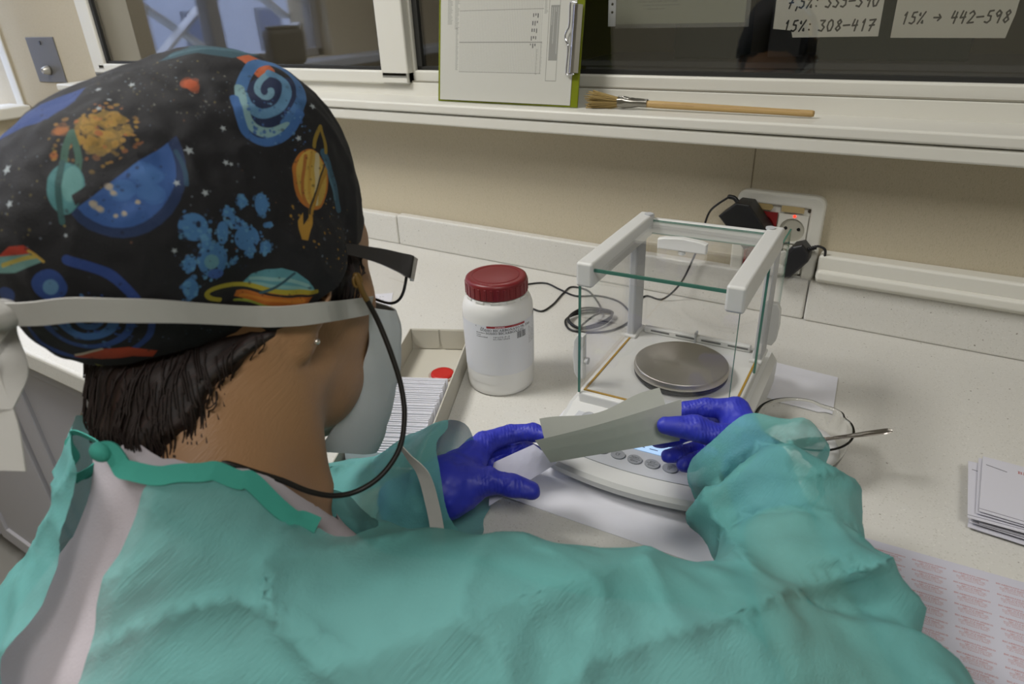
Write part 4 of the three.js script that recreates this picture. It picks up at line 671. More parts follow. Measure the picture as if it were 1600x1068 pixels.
function handF(h, grow) {
  const w = h.wr, palm = [], fing = [], R = [0.0088, 0.0092, 0.0088, 0.0078];
  for (let i = 0; i < 4; i++) {
    palm.push(cap(mix3(w, h.mcp[i], 0.06), h.mcp[i], 0.0185 + grow, 0.0112 + grow));
    const r = R[i] + grow, k = [cap(h.mcp[i], h.pip[i], r * 1.16, r * 1.03), cap(h.pip[i], h.dip[i], r * 1.03, r * 0.94), cap(h.dip[i], h.tip[i], r * 0.94, r * 0.82)];
    fing.push((x, y, z) => smin(smin(k[0](x, y, z), k[1](x, y, z), 0.003), k[2](x, y, z), 0.003));
  }
  const t = h.th, g = grow, th = [cap(mix3(w, t[0], 0.2), t[0], 0.018 + g, 0.0165 + g), cap(t[0], t[1], 0.0165 + g, 0.0125 + g), cap(t[1], t[2], 0.0118 + g, 0.0106 + g), cap(t[2], t[3], 0.0106 + g, 0.0086 + g)];
  const web = cap(mix3(t[0], t[1], 0.55), mix3(w, h.mcp[0], 0.75), 0.0085 + g, 0.0085 + g);
  return (x, y, z) => {
    let p = palm[0](x, y, z); for (let i = 1; i < 4; i++) p = smin(p, palm[i](x, y, z), 0.016);
    p = smin(p, web(x, y, z), 0.012);
    let f = fing[0](x, y, z); for (let i = 1; i < 4; i++) f = Math.min(f, fing[i](x, y, z));
    let q = th[0](x, y, z); for (let i = 1; i < 4; i++) q = smin(q, th[i](x, y, z), i === 1 ? 0.014 : 0.005);
    return smin(smin(p, f, 0.007), q, 0.011);
  };
}
const bounds = (h, m) => { const all = [h.wr, ...h.mcp, ...h.pip, ...h.dip, ...h.tip, ...h.th]; return [[0, 1, 2].map(i => Math.min(...all.map(p => p[i])) - m), [0, 1, 2].map(i => Math.max(...all.map(p => p[i])) + m)]; };
const gloveMat = phy('#2b33ac', 0.5, { sheen: 0.25, sheenRoughness: 0.5, sheenColor: new THREE.Color('#6a6ae0') });
{
  // the body: trunk and limbs, the head in a finer grid, the hands finer still, joined to one skin
  const cutY = (x, y, z) => y - (1.035 + 0.0 * x), low = clipGeo(nets(bodyF, [-0.68, 0.2, 0.6], [0.14, 1.1, 1.2], 0.011), (x, y, z) => -cutY(x, y, z));
  const top = clipGeo(nets(bodyF, [-0.52, 1.0, 0.62], [-0.24, 1.36, 0.98], 0.0038), (x, y, z) => Math.min(cutY(x, y, z), Math.min(x + 0.51, -0.25 - x)));
  const side = clipGeo(nets(bodyF, [-0.68, 1.02, 0.7], [-0.1, 1.16, 1.02], 0.011), (x, y, z) => Math.min(cutY(x, y, z), Math.max(-0.51 - x, x + 0.25)));
  const hands = ['R', 'L'].map(s => { const b = bounds(HANDS[s], 0.03); return nets(handF(HANDS[s], -0.0012), b[0], b[1], 0.003); });
  mesh('body', merge([low, top, side, ...hands]), skin, worker);
  for (const s of ['R', 'L']) {
    const h = HANDS[s], hf = handF(h, 0.0004), el = J['el' + s], cuff = cap(h.wr, mix3(h.wr, el, 0.3), 0.027, 0.0315), ax = V(el).sub(V(h.wr)).normalize(), lim = 0.058;
    const creases = [...h.pip, ...h.dip, h.th[1], h.th[2], mix3(h.th[1], h.th[2], 0.5), ...h.mcp].map((p, i) => [p, i]);
    const f = (x, y, z) => {
      let d = smin(hf(x, y, z), cuff(x, y, z), 0.016), c = 0;
      for (const [p] of creases) { const q = Math.hypot(x - p[0], y - p[1], z - p[2]); if (q < 0.024) c = Math.max(c, 1 - q / 0.024); }
      if (d < 0.006) d += 0.00045 * c * Math.sin((x * 0.84 - z * 0.54) * 1900 + 3 * noise(x * 90, y * 90, z * 90)) + 0.0007 * noise(x * 150, y * 150, z * 150) + 0.0011 * noise(x * 55, y * 55, z * 55);
      return d;
    };
    const b = bounds(h, 0.036); for (let i = 0; i < 3; i++) { const q = h.wr[i] + ax.getComponent(i) * 0.07; b[0][i] = Math.min(b[0][i], q - 0.035); b[1][i] = Math.max(b[1][i], q + 0.035); }
    mesh('glove', clipGeo(nets(f, b[0], b[1], 0.0021), (x, y, z) => lim - ((x - h.wr[0]) * ax.x + (y - h.wr[1]) * ax.y + (z - h.wr[2]) * ax.z)), gloveMat, worker, s === 'R' ? 'blue glove pinching the folded sheet' : 'blue glove holding the small envelope');
  }
  for (const s of [1, -1]) { const e = mesh('eye', new THREE.SphereGeometry(0.0115, 20, 14).translate(...H(s * 0.03, 0.016, 0.077)), std('#d8d4cc', 0.2), worker); mesh('iris', new THREE.SphereGeometry(0.0055, 16, 10).translate(...H(s * 0.03, 0.014, 0.0838)), std('#3a2415', 0.2), e); }
  mesh('earring', new THREE.SphereGeometry(0.0024, 16, 10).translate(...H(0.0855, -0.028, 0.0035)), std('#d9d2c8', 0.2, { metalness: 0.8 }), worker, 'small pearl stud');
}
// ---- hair under the cap
const capRim = c => c > 0 ? Math.min(0.92 * c + 0.001, 0.036 + 0.3 * (c - 0.039)) : 0.5 * c + 0.001 - 0.009 * sstep(0, -0.03, c);  // lower edge of the cap, by depth
const hairTex = canvas(512, 512, (c, w, h) => { c.fillStyle = '#1b1210'; c.fillRect(0, 0, w, h); for (let i = 0; i < 1500; i++) { c.strokeStyle = `rgba(${70 + 30 * rnd()},${44 + 20 * rnd()},${34 + 14 * rnd()},${0.08 + 0.2 * rnd()})`; c.lineWidth = 1 + rnd() * 1.5; const x = rnd() * w, y = rnd() * h; c.beginPath(); c.moveTo(x, y); c.lineTo(x + 20 * (rnd() - 0.5), y + 60 + rnd() * 90); c.stroke(); } });
const hairMat = std('#ffffff', 0.6, { map: rep(hairTex, 9, 9) });
{
  const bareF = (x, y, z) => smin(smin(skullF(x, y, z), neckF(x, y, z), 0.035), scmR(x, y, z), 0.03);
  const region = (a, b, c, x) => {  // > 0 where hair grows: nape below the cap, and the side in front of the ear
    const n = 0.006 * noise(a * 80, b * 60, c * 60);
    const nape = Math.min(-0.02 + 0.69 * (b + 0.03) - c + n, b + 0.122 - 0.2 * Math.abs(a) + n);
    const sideb = Math.min(0.054 - c + n, c + 0.004, b + 0.015 - 0.5 * Math.max(0, c - 0.035) + n) * 1.6;
    return Math.min(Math.max(nape, sideb), capRim(c) + 0.006 - b);
  };
  const f = (x, y, z) => { const [a, b, c] = toH(x, y, z); const r = region(a, b, c), th = lerp(-0.003, 0.008, sstep(-0.002, 0.02, r)), ear = Math.min(earR(x, y, z), earL(x, y, z)); return smax(bareF(x, y, z) - th - (r > 0 ? 0.0016 * noise(a * 240, b * 40, c * 70) : 0), 0.0015 - ear, 0.003); };
  const keep = (x, y, z) => { const [a, b, c] = toH(x, y, z); return Math.min(region(a, b, c) + 0.002, 0.085 - b); };
  const g = clipGeo(nets(f, [-0.52, 1.05, 0.68], [-0.29, 1.33, 0.95], 0.0032), keep);
  const locks = []; let made = 0;
  for (let k = 0; k < 4000 && made < 520; k++) {
    const a = (rnd() - 0.5) * 0.16, b = -0.12 + rnd() * 0.16, c = -0.1 + rnd() * 0.15; let p = V(H(a, b, c)); const F = (q) => f(q.x, q.y, q.z), gr = q => V(f(q.x + 1e-3, q.y, q.z) - f(q.x - 1e-3, q.y, q.z), f(q.x, q.y + 1e-3, q.z) - f(q.x, q.y - 1e-3, q.z), f(q.x, q.y, q.z + 1e-3) - f(q.x, q.y, q.z - 1e-3)).normalize();
    for (let i = 0; i < 4; i++) p.addScaledVector(gr(p), -F(p));
    const h0 = toH(p.x, p.y, p.z), r = region(...h0); if (r < 0.007 || r > 0.035 || Math.abs(F(p)) > 0.002) continue;
    const down = hU.clone().multiplyScalar(-1).addScaledVector(hF, h0[2] > 0 ? 0.15 : 0.35).addScaledVector(hR, (rnd() - 0.5) * 0.5), pts = []; let q = p.clone();
    for (let i = 0; i < 5; i++) { const n = gr(q); pts.push(q.clone().addScaledVector(n, 0.0012 + i * 0.0004).toArray()); const d = down.clone().addScaledVector(n, -down.dot(n)).normalize(); q.addScaledVector(d, 0.0055); q.addScaledVector(gr(q), -F(q)); }
    locks.push(tube(pts, 0.00055, 5, 4, false, false)); made++;
  }
  mesh('hair', merge([g, ...locks]), hairMat, worker, 'short dark brown hair below the cap');
}
// ---- clothing
const clothBump = grain(256, 256, (x, y) => 0.5 + 0.2 * noise(x / 3, y / 3, 2) + 0.3 * noise(x / 1.3, y / 1.3, 7));
const scrubMat = std('#b9b1b7', 0.9, { ...dbl, bumpMap: rep(clothBump, 20, 20), bumpScale: 0.0002 });
const gownMat = phy('#63a8a4', 0.82, { ...dbl, transparent: true, opacity: 0.74, bumpMap: rep(clothBump, 12, 12), bumpScale: 0.0004 });
const bindMat = phy('#3d9a8b', 0.85, { ...dbl });
const dot3 = (x, y, z, o, n) => (x - o[0]) * n[0] + (y - o[1]) * n[1] + (z - o[2]) * n[2];
// necklines: height of the cloth edge by direction round the neck (0 = behind, 1.57 = to the side)
const GOWN_NECK = [[0, 1.156], [0.32, 1.148], [0.76, 1.144], [1.22, 1.141], [1.46, 1.131], [1.68, 1.096], [1.88, 1.06], [2.1, 1.04], [3.2, 1.03]];
const SCRUB_NECK = [[0, 1.151], [0.71, 1.143], [1.3, 1.134], [1.74, 1.124], [1.99, 1.1], [2.08, 1.085], [2.3, 1.05], [3.2, 1.0]];
const neckline = (T, a) => { a = Math.abs(a); let i = 0; while (i < T.length - 2 && a > T[i + 1][0]) i++; return lerp(T[i][1], T[i + 1][1], sstep(T[i][0], T[i + 1][0], a)); };
const neckAz = (x, z) => Math.atan2(x + 0.372, z - 0.893), neckY = (T, x, z) => neckline(T, neckAz(x, z)) + 1.6 * Math.max(0, Math.hypot(x + 0.372, z - 0.893) - 0.1);
const armT = (s, x, y, z) => { const a = J['el' + s], b = J['wr' + s], v = [b[0] - a[0], b[1] - a[1], b[2] - a[2]]; return ((x - a[0]) * v[0] + (y - a[1]) * v[1] + (z - a[2]) * v[2]) / (v[0] ** 2 + v[1] ** 2 + v[2] ** 2); };
{
  const upR = cap(J.shR, mix3(J.shR, J.elR, 0.62), 0.062, 0.06), upL = cap(J.shL, mix3(J.shL, J.elL, 0.62), 0.062, 0.06);
  const f = (x, y, z) => {
    let d = smin(trunkF(x, y, z), neckF(x, y, z) + 0.004, 0.045) - 0.009; d = smin(d, upR(x, y, z), 0.04); d = smin(d, upL(x, y, z), 0.04);
    if (y < 0.85) { d = smin(d, legR(x, y, z) - 0.014, 0.04); d = smin(d, legL(x, y, z) - 0.014, 0.04); }
    return d - 0.004 * noise(x * 14, y * 9, z * 14) - 0.002 * noise(x * 34, y * 20, z * 30);
  };
  const keep = (x, y, z) => Math.min(neckY(SCRUB_NECK, x, z) - y, y - 0.3);
  mesh('scrubs', merge([clipGeo(nets(f, [-0.68, 0.27, 0.64], [0.1, 1.2, 1.2], 0.009), keep)]), scrubMat, worker, 'white scrubs under the gown');
  for (const s of ['R', 'L']) { const a = J['an' + s], sh = cap([a[0], 0.262, a[2] + 0.03], [a[0], 0.255, a[2] - 0.13], 0.04, 0.034), up = cap([a[0], 0.27, a[2]], [a[0], 0.3, a[2]], 0.044), fl = (x, y, z) => smax(smin(sh(x, y, z), up(x, y, z), 0.03), 0.232 - y, 0.006); mesh('shoe', nets(fl, [a[0] - 0.07, 0.2, a[2] - 0.2], [a[0] + 0.07, 0.36, a[2] + 0.1], 0.008), std('#d8d8d6', 0.5), worker); }
}
// gown: one loose shell over trunk and arms, open at the back, tied at the neck
const gownF = (() => {
  const upR = cap(J.shR, J.elR, 0.076, 0.072), upL = cap(J.shL, J.elL, 0.06, 0.066);
  const wx = s => { const a = J['el' + s], b = J['wr' + s]; return b.map((v, i) => v + (v - a[i]) * 0.16); };
  const puff = cap([-0.165, 1.0, 0.85], [-0.06, 0.978, 0.795], 0.078, 0.076);
  const fR = cap(J.elR, wx('R'), 0.066, 0.051), fL = cap(J.elL, wx('L'), 0.066, 0.0555), lapR = cap(J.pelvis, J.knR, 0.12, 0.085), lapL = cap(J.pelvis, J.knL, 0.12, 0.085);
  const ridge = v => 1 - Math.abs(v);
  return (x, y, z) => {
    let d = smin(trunkF(x, y, z), neckF(x, y, z), 0.05) - 0.019;
    d = smin(d, upR(x, y, z), 0.06); d = smin(d, upL(x, y, z), 0.03); d = smin(d, puff(x, y, z), 0.04);
    let a = fR(x, y, z), b = fL(x, y, z);
    if (a < 0.06) { const t = armT('R', x, y, z), w = noise(x * 18, y * 18, z * 18); const q = t + 0.07 * w + 0.35 * (x * 0.84 - z * 0.54 - (J.wrR[0] * 0.84 - J.wrR[2] * 0.54)); a -= t > -0.2 ? 0.021 * (Math.pow(Math.abs(Math.sin(q * 9.5 + 0.6)), 0.75) - 0.62) * sstep(-0.1, 0.25, t) + 0.004 * Math.sin(q * 31 + 2) : 0; }
    if (b < 0.06) { const t = armT('L', x, y, z), w = noise(x * 20 + 4, y * 20, z * 20); b -= 0.012 * (Math.pow(Math.abs(Math.sin((t + 0.12 * w) * 11)), 0.7) - 0.62) + 0.006 * ridge(noise(x * 22, y * 22, z * 22)) - 0.003; }
    d = smin(smin(d, a, 0.04), b, 0.04);
    if (y < 0.8) { d = smin(d, lapR(x, y, z), 0.05); d = smin(d, lapL(x, y, z), 0.05); }
    // soft broad folds and finer creases of the thin cloth
    if (d < 0.05 && d > -0.05) {
      const u = x * 0.7 - y * 0.5 + z * 0.5, v = x * 0.5 + y * 0.6 - z * 0.6;
      const k = lerp(0.35, 1, sstep(0.07, 0.15, Math.hypot(x - J.wrL[0], y - J.wrL[1], z - J.wrL[2])));
      d -= k * (0.011 * (ridge(noise(u * 7, v * 15, z * 5)) - 0.6) + 0.008 * (ridge(noise(u * 26, v * 11, y * 12 + 3)) - 0.62) + 0.007 * Math.pow(ridge(noise(u * 9 + 5, v * 9, z * 7)), 7) + 0.005 * Math.pow(ridge(noise(v * 12, u * 15 + 2, x * 9)), 8) + 0.0018 * noise(x * 60, y * 60, z * 60));
    }
    if (z < 0.72) d = smax(d, 0.9035 - y, 0.012);
    return d;
  };
})();
const OPEN_R = [[-0.39, 1.1, 0.94], [-0.36, 1.03, 0.99]], gownNeck = 0.004;
{
  const ax = s => V(J['wr' + s]).sub(V(J['el' + s])).normalize(), aR = ax('R'), aL = ax('L');
  // back opening between two seams running down from the neck tie
  const seamR = (x, y, z) => x - (-0.341 + 0.06 * (1.12 - y)), seamL = (x, y, z) => (-0.387 + 0.05 * (1.12 - y)) - x;
  const keep = (x, y, z) => {
    const neck = neckY(GOWN_NECK, x, z) - y, open = z > 0.9 ? Math.max(seamR(x, y, z), seamL(x, y, z)) : 1;
    const cR = J.wrR[0] + aR.x * 0.03, cuffR = 0.012 + 0.004 * Math.sin(x * 120) - ((x - J.wrR[0]) * aR.x + (y - J.wrR[1]) * aR.y + (z - J.wrR[2]) * aR.z), cuffL = 0.024 + 0.003 * Math.sin(z * 150) - ((x - J.wrL[0]) * 0.9 + (y - J.wrL[1]) * 0.25 - (z - J.wrL[2]) * 0.36); void cR;
    const nearR = Math.hypot(x - J.wrR[0], y - J.wrR[1], z - J.wrR[2]) < 0.14, nearL = Math.hypot(x - J.wrL[0], y - J.wrL[1], z - J.wrL[2]) < 0.14;
    return Math.min(neck, open, nearR ? cuffR : 1, nearL ? cuffL : 1, y - 0.5);
  };
  mesh('gown', clipGeo(nets(gownF, [-0.74, 0.46, 0.5], [0.18, 1.2, 1.24], 0.0068), keep), gownMat, worker, 'thin teal non-woven gown open at the back');
}
// ---- cap with a space print
const capA = ell(H(-0.004, 0.044, -0.015), [0.083, 0.104, 0.097], HB), capB = ell(H(0, 0.02, -0.085), [0.080, 0.083, 0.071], HB);
const capER = ell(H(0.078, 0.008, -0.006), [0.016, 0.036, 0.032], HB), capEL = ell(H(-0.078, 0.008, -0.006), [0.016, 0.036, 0.032], HB);
const capF = (x, y, z) => { let d = smin(capA(x, y, z), capB(x, y, z), 0.035); d = smin(smin(d, capER(x, y, z), 0.025), capEL(x, y, z), 0.025); if (Math.abs(d) < 0.03) { const [a, b, c] = toH(x, y, z); d -= 0.0035 * noise(a * 22, b * 22, c * 18) + 0.0022 * (1 - Math.abs(noise(a * 45, b * 30 + c * 20, c * 40))) - 0.0012 + 0.0007 * noise(a * 110, b * 110, c * 110); } return d; };
const capC = H(-0.002, 0.035, -0.045), capAx = hR.clone().multiplyScalar(0.83).addScaledVector(hU, 0.05).addScaledVector(hF, -0.55).normalize();
const capE2 = hU.clone().addScaledVector(capAx, -hU.dot(capAx)).normalize(), capE1 = capE2.clone().cross(capAx);
const CAPR = 2.35;  // the print covers this angle either way
const capDir = (al, be) => capAx.clone().multiplyScalar(Math.cos(al)).addScaledVector(capE1, Math.sin(al) * Math.cos(be)).addScaledVector(capE2, Math.sin(al) * Math.sin(be));
const capHit = d => { let t = 0.26; for (let i = 0; i < 40; i++) { const q = capF(capC[0] + d.x * t, capC[1] + d.y * t, capC[2] + d.z * t); t -= q * 0.8; if (Math.abs(q) < 1e-5) break; } return t; };
{
  const pos = [], uv = [], idx = [], NA = 110, NB = 220;
  for (let i = 0; i <= NA; i++) for (let j = 0; j <= NB; j++) {
    const al = 3.1 * i / NA, be = j / NB * Math.PI * 2, d = capDir(al, be), t = capHit(d);
    pos.push(capC[0] + d.x * t, capC[1] + d.y * t, capC[2] + d.z * t); uv.push(0.5 + al * Math.cos(be) / (2 * CAPR), 0.5 + al * Math.sin(be) / (2 * CAPR));
  }
  for (let i = 0; i < NA; i++) for (let j = 0; j < NB; j++) { const a = i * (NB + 1) + j, b = a + 1, c = a + NB + 1, e = c + 1; idx.push(a, c, b, b, c, e); }
  const g = finish(pos, idx, capF, 0.003); g.setAttribute('uv', new THREE.Float32BufferAttribute(uv, 2));
  const rim = (x, y, z) => { const [a, b, c] = toH(x, y, z); return b - capRim(c) + 0.003 * noise(a * 40, b * 40, c * 40); };
  const print = canvas(2048, 2048, (c, w, h) => {
    c.fillStyle = '#0e0e12'; c.fillRect(0, 0, w, h);
    drawSpace(c);
    for (let i = 0; i < 9000; i++) { c.fillStyle = i % 3 ? `rgba(10,10,16,${0.1 + 0.25 * rnd()})` : `rgba(150,160,170,${0.05 + 0.1 * rnd()})`; const q = 1 + 5 * rnd() * rnd(); c.beginPath(); c.ellipse(rnd() * w, rnd() * h, q, q * (0.5 + rnd()), rnd() * 3, 0, 7); c.fill(); }
    c.fillStyle = 'rgba(14,14,20,0.18)'; c.fillRect(0, 0, w, h);
  });
  mesh('cap', clipGeo(g, rim), std('#ffffff', 0.78, { ...dbl, map: print, bumpMap: rep(clothBump, 14, 14), bumpScale: 0.0003 }), worker, 'black surgical cap printed with planets and galaxies');
}
function drawSpace(c) {
  const path = (p, smooth, close) => { c.beginPath(); if (smooth && p.length > 2) { const n = p.length, m = (a, b) => [(a[0] + b[0]) / 2, (a[1] + b[1]) / 2]; if (close) { const s = m(p[n - 1], p[0]); c.moveTo(...s); for (let i = 0; i < n; i++) c.quadraticCurveTo(...p[i], ...m(p[i], p[(i + 1) % n])); } else { c.moveTo(...p[0]); for (let i = 1; i < n - 1; i++) c.quadraticCurveTo(...p[i], ...m(p[i], p[i + 1])); c.lineTo(...p[n - 1]); } } else p.forEach((q, i) => i ? c.lineTo(...q) : c.moveTo(...q)); if (close) c.closePath(); };
  const P = (col, p, sm) => { c.fillStyle = col; path(p, sm, true); c.fill(); };
  const L = (col, w, p) => { c.strokeStyle = col; c.lineWidth = w * 1.6; c.lineCap = c.lineJoin = 'round'; path(p, true, false); c.stroke(); };
  const B = (col, x, y, a, b) => { c.fillStyle = col; for (let k = 0; k < 5; k++) { c.globalAlpha = 0.55; c.beginPath(); c.ellipse(x + (rnd() - 0.5) * a * 0.7, y + (rnd() - 0.5) * b * 0.7, a * (0.5 + 0.4 * rnd()), b * (0.5 + 0.4 * rnd()), rnd() * 3, 0, 7); c.fill(); } c.globalAlpha = 1; };
  const D = (cols, x, y, a, b, n, r0, r1) => { for (let i = 0; i < n; i++) { const t = rnd() * 6.283, r = Math.sqrt(rnd()), q = r0 + (r1 - r0) * rnd() * rnd(); c.fillStyle = cols[Math.floor(rnd() * cols.length)]; c.globalAlpha = 0.55 + 0.45 * rnd(); c.beginPath(); c.ellipse(x + a * r * Math.cos(t), y + b * r * Math.sin(t), q, q * (0.7 + 0.3 * rnd()), rnd() * 3, 0, 7); c.fill(); } c.globalAlpha = 1; };
  const S = (x, y, r) => { c.fillStyle = '#b9c4c6'; c.beginPath(); for (let i = 0; i < 10; i++) { const a = i * Math.PI / 5 + 0.3, q = i % 2 ? r * 0.45 : r; i ? c.lineTo(x + q * Math.cos(a), y + q * Math.sin(a)) : c.moveTo(x + q * Math.cos(a), y + q * Math.sin(a)); } c.fill(); };
  D(["#8a7a3a", "#6f7d86", "#9a9a8a"],913,623,259,135,130,2,5);
  D(["#a87a24", "#b88a2c", "#6d7884"],1506,976,157,138,90,2,7);
  D(["#7d868e", "#8a5a3a", "#5f6f86"],1090,855,373,290,90,2,4);
  D(["#6d7884", "#8a7a3a"],750,995,127,178,60,2,4);
  D(["#55647e"],1135,1314,231,84,40,2,4);
  P('#27468a',[[411,875],[506,863],[587,763],[673,645],[721,757],[702,846],[604,871],[474,897]]);
  P('#2f5662',[[872,491],[960,390],[1124,332],[1211,360],[1106,449],[998,456]]);
  L('#4a7480',6,[[909,462],[1035,412],[1145,386]]);
  D(["#a8802a", "#b98f34", "#8d6f24"],836,855,55,61,150,7,17);
  D(["#b0672a", "#a8802a", "#c08b3a"],829,868,98,110,90,4,10);
  B('#b46a2c',750,872,17.0,25.0);
  B('#b46a2c',762,943,8.0,10.0);
  L('#3f6a58',10,[[777,875],[776,921],[790,976]]);
  L('#3f6a58',9,[[777,875],[809,925],[817,967]]);
  P('#4f8f90',[[844,1004],[843,1038],[830,1062],[809,1068],[787,1053],[771,1022],[767,983],[779,955],[804,950],[830,970]],1);
  P('#6aa5a0',[[836,995],[837,1019],[830,1035],[818,1039],[806,1028],[796,1005],[793,979],[798,960],[811,957],[826,971]],1);
  L('#2b5a58',8,[[781,954],[795,1017],[813,1082]]);
  P('#1d3560',[[995,816],[1014,848],[1027,883],[1034,920],[1034,957],[1028,992],[1016,1024],[998,1051],[977,1072],[954,1086],[929,1095],[905,1097],[883,1094],[862,1088],[844,1076],[829,1061]]);
  P('#3461a6',[[978,841],[994,867],[1005,896],[1011,926],[1011,957],[1005,986],[995,1012],[981,1035],[964,1053],[945,1066],[925,1073],[905,1076],[886,1075],[869,1069],[853,1060],[840,1046]]);
  B('#4678bc',947,940,36.0,39.0);
  B('#4678bc',917,994,26.0,30.0);
  B('#4678bc',966,988,28.0,28.0);
  B('#c2b49c',865,1034,9.0,11.0);
  B('#c2b49c',876,1041,8.0,8.0);
  B('#c2b49c',884,988,9.0,11.0);
  B('#c2b49c',895,1001,7.0,8.0);
  B('#c2b49c',908,1050,6.0,6.0);
  B('#c2b49c',925,1041,6.0,7.0);
  B('#c2b49c',945,1009,7.0,7.0);
  P('#0e0e12',[[836,1043],[977,833],[946,839],[824,1023]]);
  L('#2f5570',7,[[1000,859],[1028,899],[1037,944]]);
  B('#c9551f',995,607,29.0,43.0);
  P('#cc6230',[[1118,439],[1159,397],[1214,410],[1247,463],[1196,503]]);
  P('#14274c',[[1129,587],[1192,504],[1302,466],[1340,530],[1340,625],[1290,714],[1211,750],[1152,714]]);
  L('#7aa6ba',13,[[1238,546],[1241,555],[1237,569],[1227,581],[1212,583],[1199,569],[1195,541],[1205,507],[1229,482]]);
  L('#5f92b6',20,[[1229,482],[1258,479],[1282,502],[1290,545],[1278,595],[1246,636],[1204,651],[1166,631],[1146,573]]);
  L('#4678b0',24,[[1146,573],[1154,493],[1195,424],[1256,398],[1310,425],[1340,490],[1337,576],[1297,658]]);
  L('#8fb8bc',20,[[1142,569],[1158,653],[1196,703],[1257,701],[1305,662]]);
  L('#3e70b0',18,[[1131,613],[1155,702],[1206,744],[1270,726],[1318,675],[1337,602]]);
  D(["#3e6aa8", "#6a9ac0"],1263,668,122,86,70,3,8);
  L('#3c6478',16,[[1445,704],[1507,772],[1567,885]]);
  L('#547f92',6,[[1460,736],[1539,852]]);
  L('#a08428',9,[[1419,618],[1404,659],[1405,698]]);
  L('#a08428',8,[[1419,618],[1444,669],[1455,701]]);
  P('#c87828',[[1485,777],[1498,847],[1479,901],[1438,920],[1393,898],[1358,845],[1346,782],[1360,728],[1397,705],[1445,723]],1);
  P('#d6b04a',[[1477,777],[1491,840],[1477,889],[1443,905],[1404,883],[1372,834],[1360,775],[1370,728],[1401,708],[1442,727]],1);
  L('#b5702a',7,[[1383,736],[1392,838],[1423,904]]);
  L('#e0d0a0',12,[[1423,723],[1446,811],[1450,888]]);
  L('#c89a3a',6,[[1399,719],[1413,820],[1440,907]]);
  P('#b98a2a',[[1465,751],[1477,762],[1444,918],[1400,1027],[1378,1027],[1383,966],[1402,932],[1397,978],[1418,947]]);
  L('#3a3020',4,[[1459,743],[1446,847],[1426,933]]);
  P('#4a82b8',[[1101,1039],[1097,1062],[1081,1078],[1059,1080],[1040,1069],[1030,1049],[1033,1028],[1049,1013],[1070,1009],[1091,1019]],1);
  D(["#4a82b8", "#5f9ac4"],1065,1045,45,42,26,3,9);
  P('#4a82b8',[[1154,1046],[1154,1066],[1147,1079],[1138,1080],[1128,1069],[1122,1051],[1122,1031],[1128,1019],[1138,1017],[1148,1027]],1);
  D(["#4a82b8", "#5f9ac4"],1138,1048,20,40,26,3,9);
  P('#4a82b8',[[1166,1122],[1162,1153],[1143,1172],[1117,1172],[1094,1154],[1081,1126],[1085,1099],[1103,1080],[1129,1077],[1154,1093]],1);
  D(["#4a82b8", "#5f9ac4"],1123,1125,54,60,26,3,9);
  P('#4a82b8',[[1252,1046],[1246,1071],[1228,1088],[1204,1091],[1183,1080],[1172,1058],[1177,1035],[1194,1018],[1219,1013],[1241,1024]],1);
  D(["#4a82b8", "#5f9ac4"],1211,1053,52,47,26,3,9);
  P('#4a82b8',[[1265,937],[1264,960],[1254,976],[1241,979],[1228,968],[1222,949],[1223,927],[1232,911],[1246,907],[1258,917]],1);
  D(["#4a82b8", "#5f9ac4"],1243,943,29,43,26,3,9);
  P('#4a82b8',[[1198,949],[1196,960],[1190,968],[1180,970],[1172,965],[1168,956],[1169,946],[1176,938],[1185,935],[1194,939]],1);
  D(["#4a82b8", "#5f9ac4"],1183,953,19,20,26,3,9);
  P('#4a82b8',[[1083,1139],[1082,1151],[1076,1159],[1066,1159],[1057,1151],[1052,1139],[1053,1127],[1059,1120],[1069,1119],[1078,1126]],1);
  D(["#4a82b8", "#5f9ac4"],1067,1139,20,25,26,3,9);
  P('#4a82b8',[[1098,1205],[1097,1222],[1088,1233],[1075,1232],[1064,1220],[1057,1203],[1058,1186],[1067,1175],[1080,1176],[1092,1187]],1);
  D(["#4a82b8", "#5f9ac4"],1078,1204,26,36,26,3,9);
  P('#4a82b8',[[1290,1069],[1287,1081],[1279,1090],[1269,1092],[1259,1086],[1255,1074],[1257,1062],[1265,1053],[1276,1051],[1285,1057]],1);
  D(["#4a82b8", "#5f9ac4"],1272,1072,22,24,26,3,9);
  P('#4a82b8',[[1162,986],[1160,995],[1153,1002],[1143,1004],[1134,1001],[1130,993],[1132,984],[1139,977],[1149,975],[1158,978]],1);
  D(["#4a82b8", "#5f9ac4"],1146,990,21,17,26,3,9);
  P('#4a82b8',[[1200,1011],[1197,1022],[1187,1030],[1173,1033],[1161,1028],[1156,1019],[1159,1009],[1169,1001],[1182,998],[1195,1002]],1);
  D(["#4a82b8", "#5f9ac4"],1178,1015,28,20,26,3,9);
  P('#4a82b8',[[1243,1092],[1241,1102],[1235,1109],[1227,1110],[1220,1105],[1217,1096],[1218,1086],[1224,1080],[1232,1078],[1239,1083]],1);
  D(["#4a82b8", "#5f9ac4"],1230,1094,16,19,26,3,9);
  P('#4a82b8',[[1199,1123],[1198,1130],[1193,1135],[1187,1136],[1181,1132],[1178,1125],[1179,1118],[1184,1114],[1190,1113],[1196,1117]],1);
  D(["#4a82b8", "#5f9ac4"],1188,1124,13,14,26,3,9);
  P('#4a82b8',[[1283,998],[1281,1004],[1277,1008],[1271,1009],[1265,1007],[1263,1003],[1264,997],[1269,993],[1275,992],[1280,994]],1);
  D(["#4a82b8", "#5f9ac4"],1273,1001,12,9,26,3,9);
  P('#4a82b8',[[1115,1084],[1114,1096],[1109,1105],[1100,1105],[1092,1098],[1088,1086],[1089,1074],[1094,1066],[1102,1065],[1110,1072]],1);
  D(["#4a82b8", "#5f9ac4"],1101,1085,17,25,26,3,9);
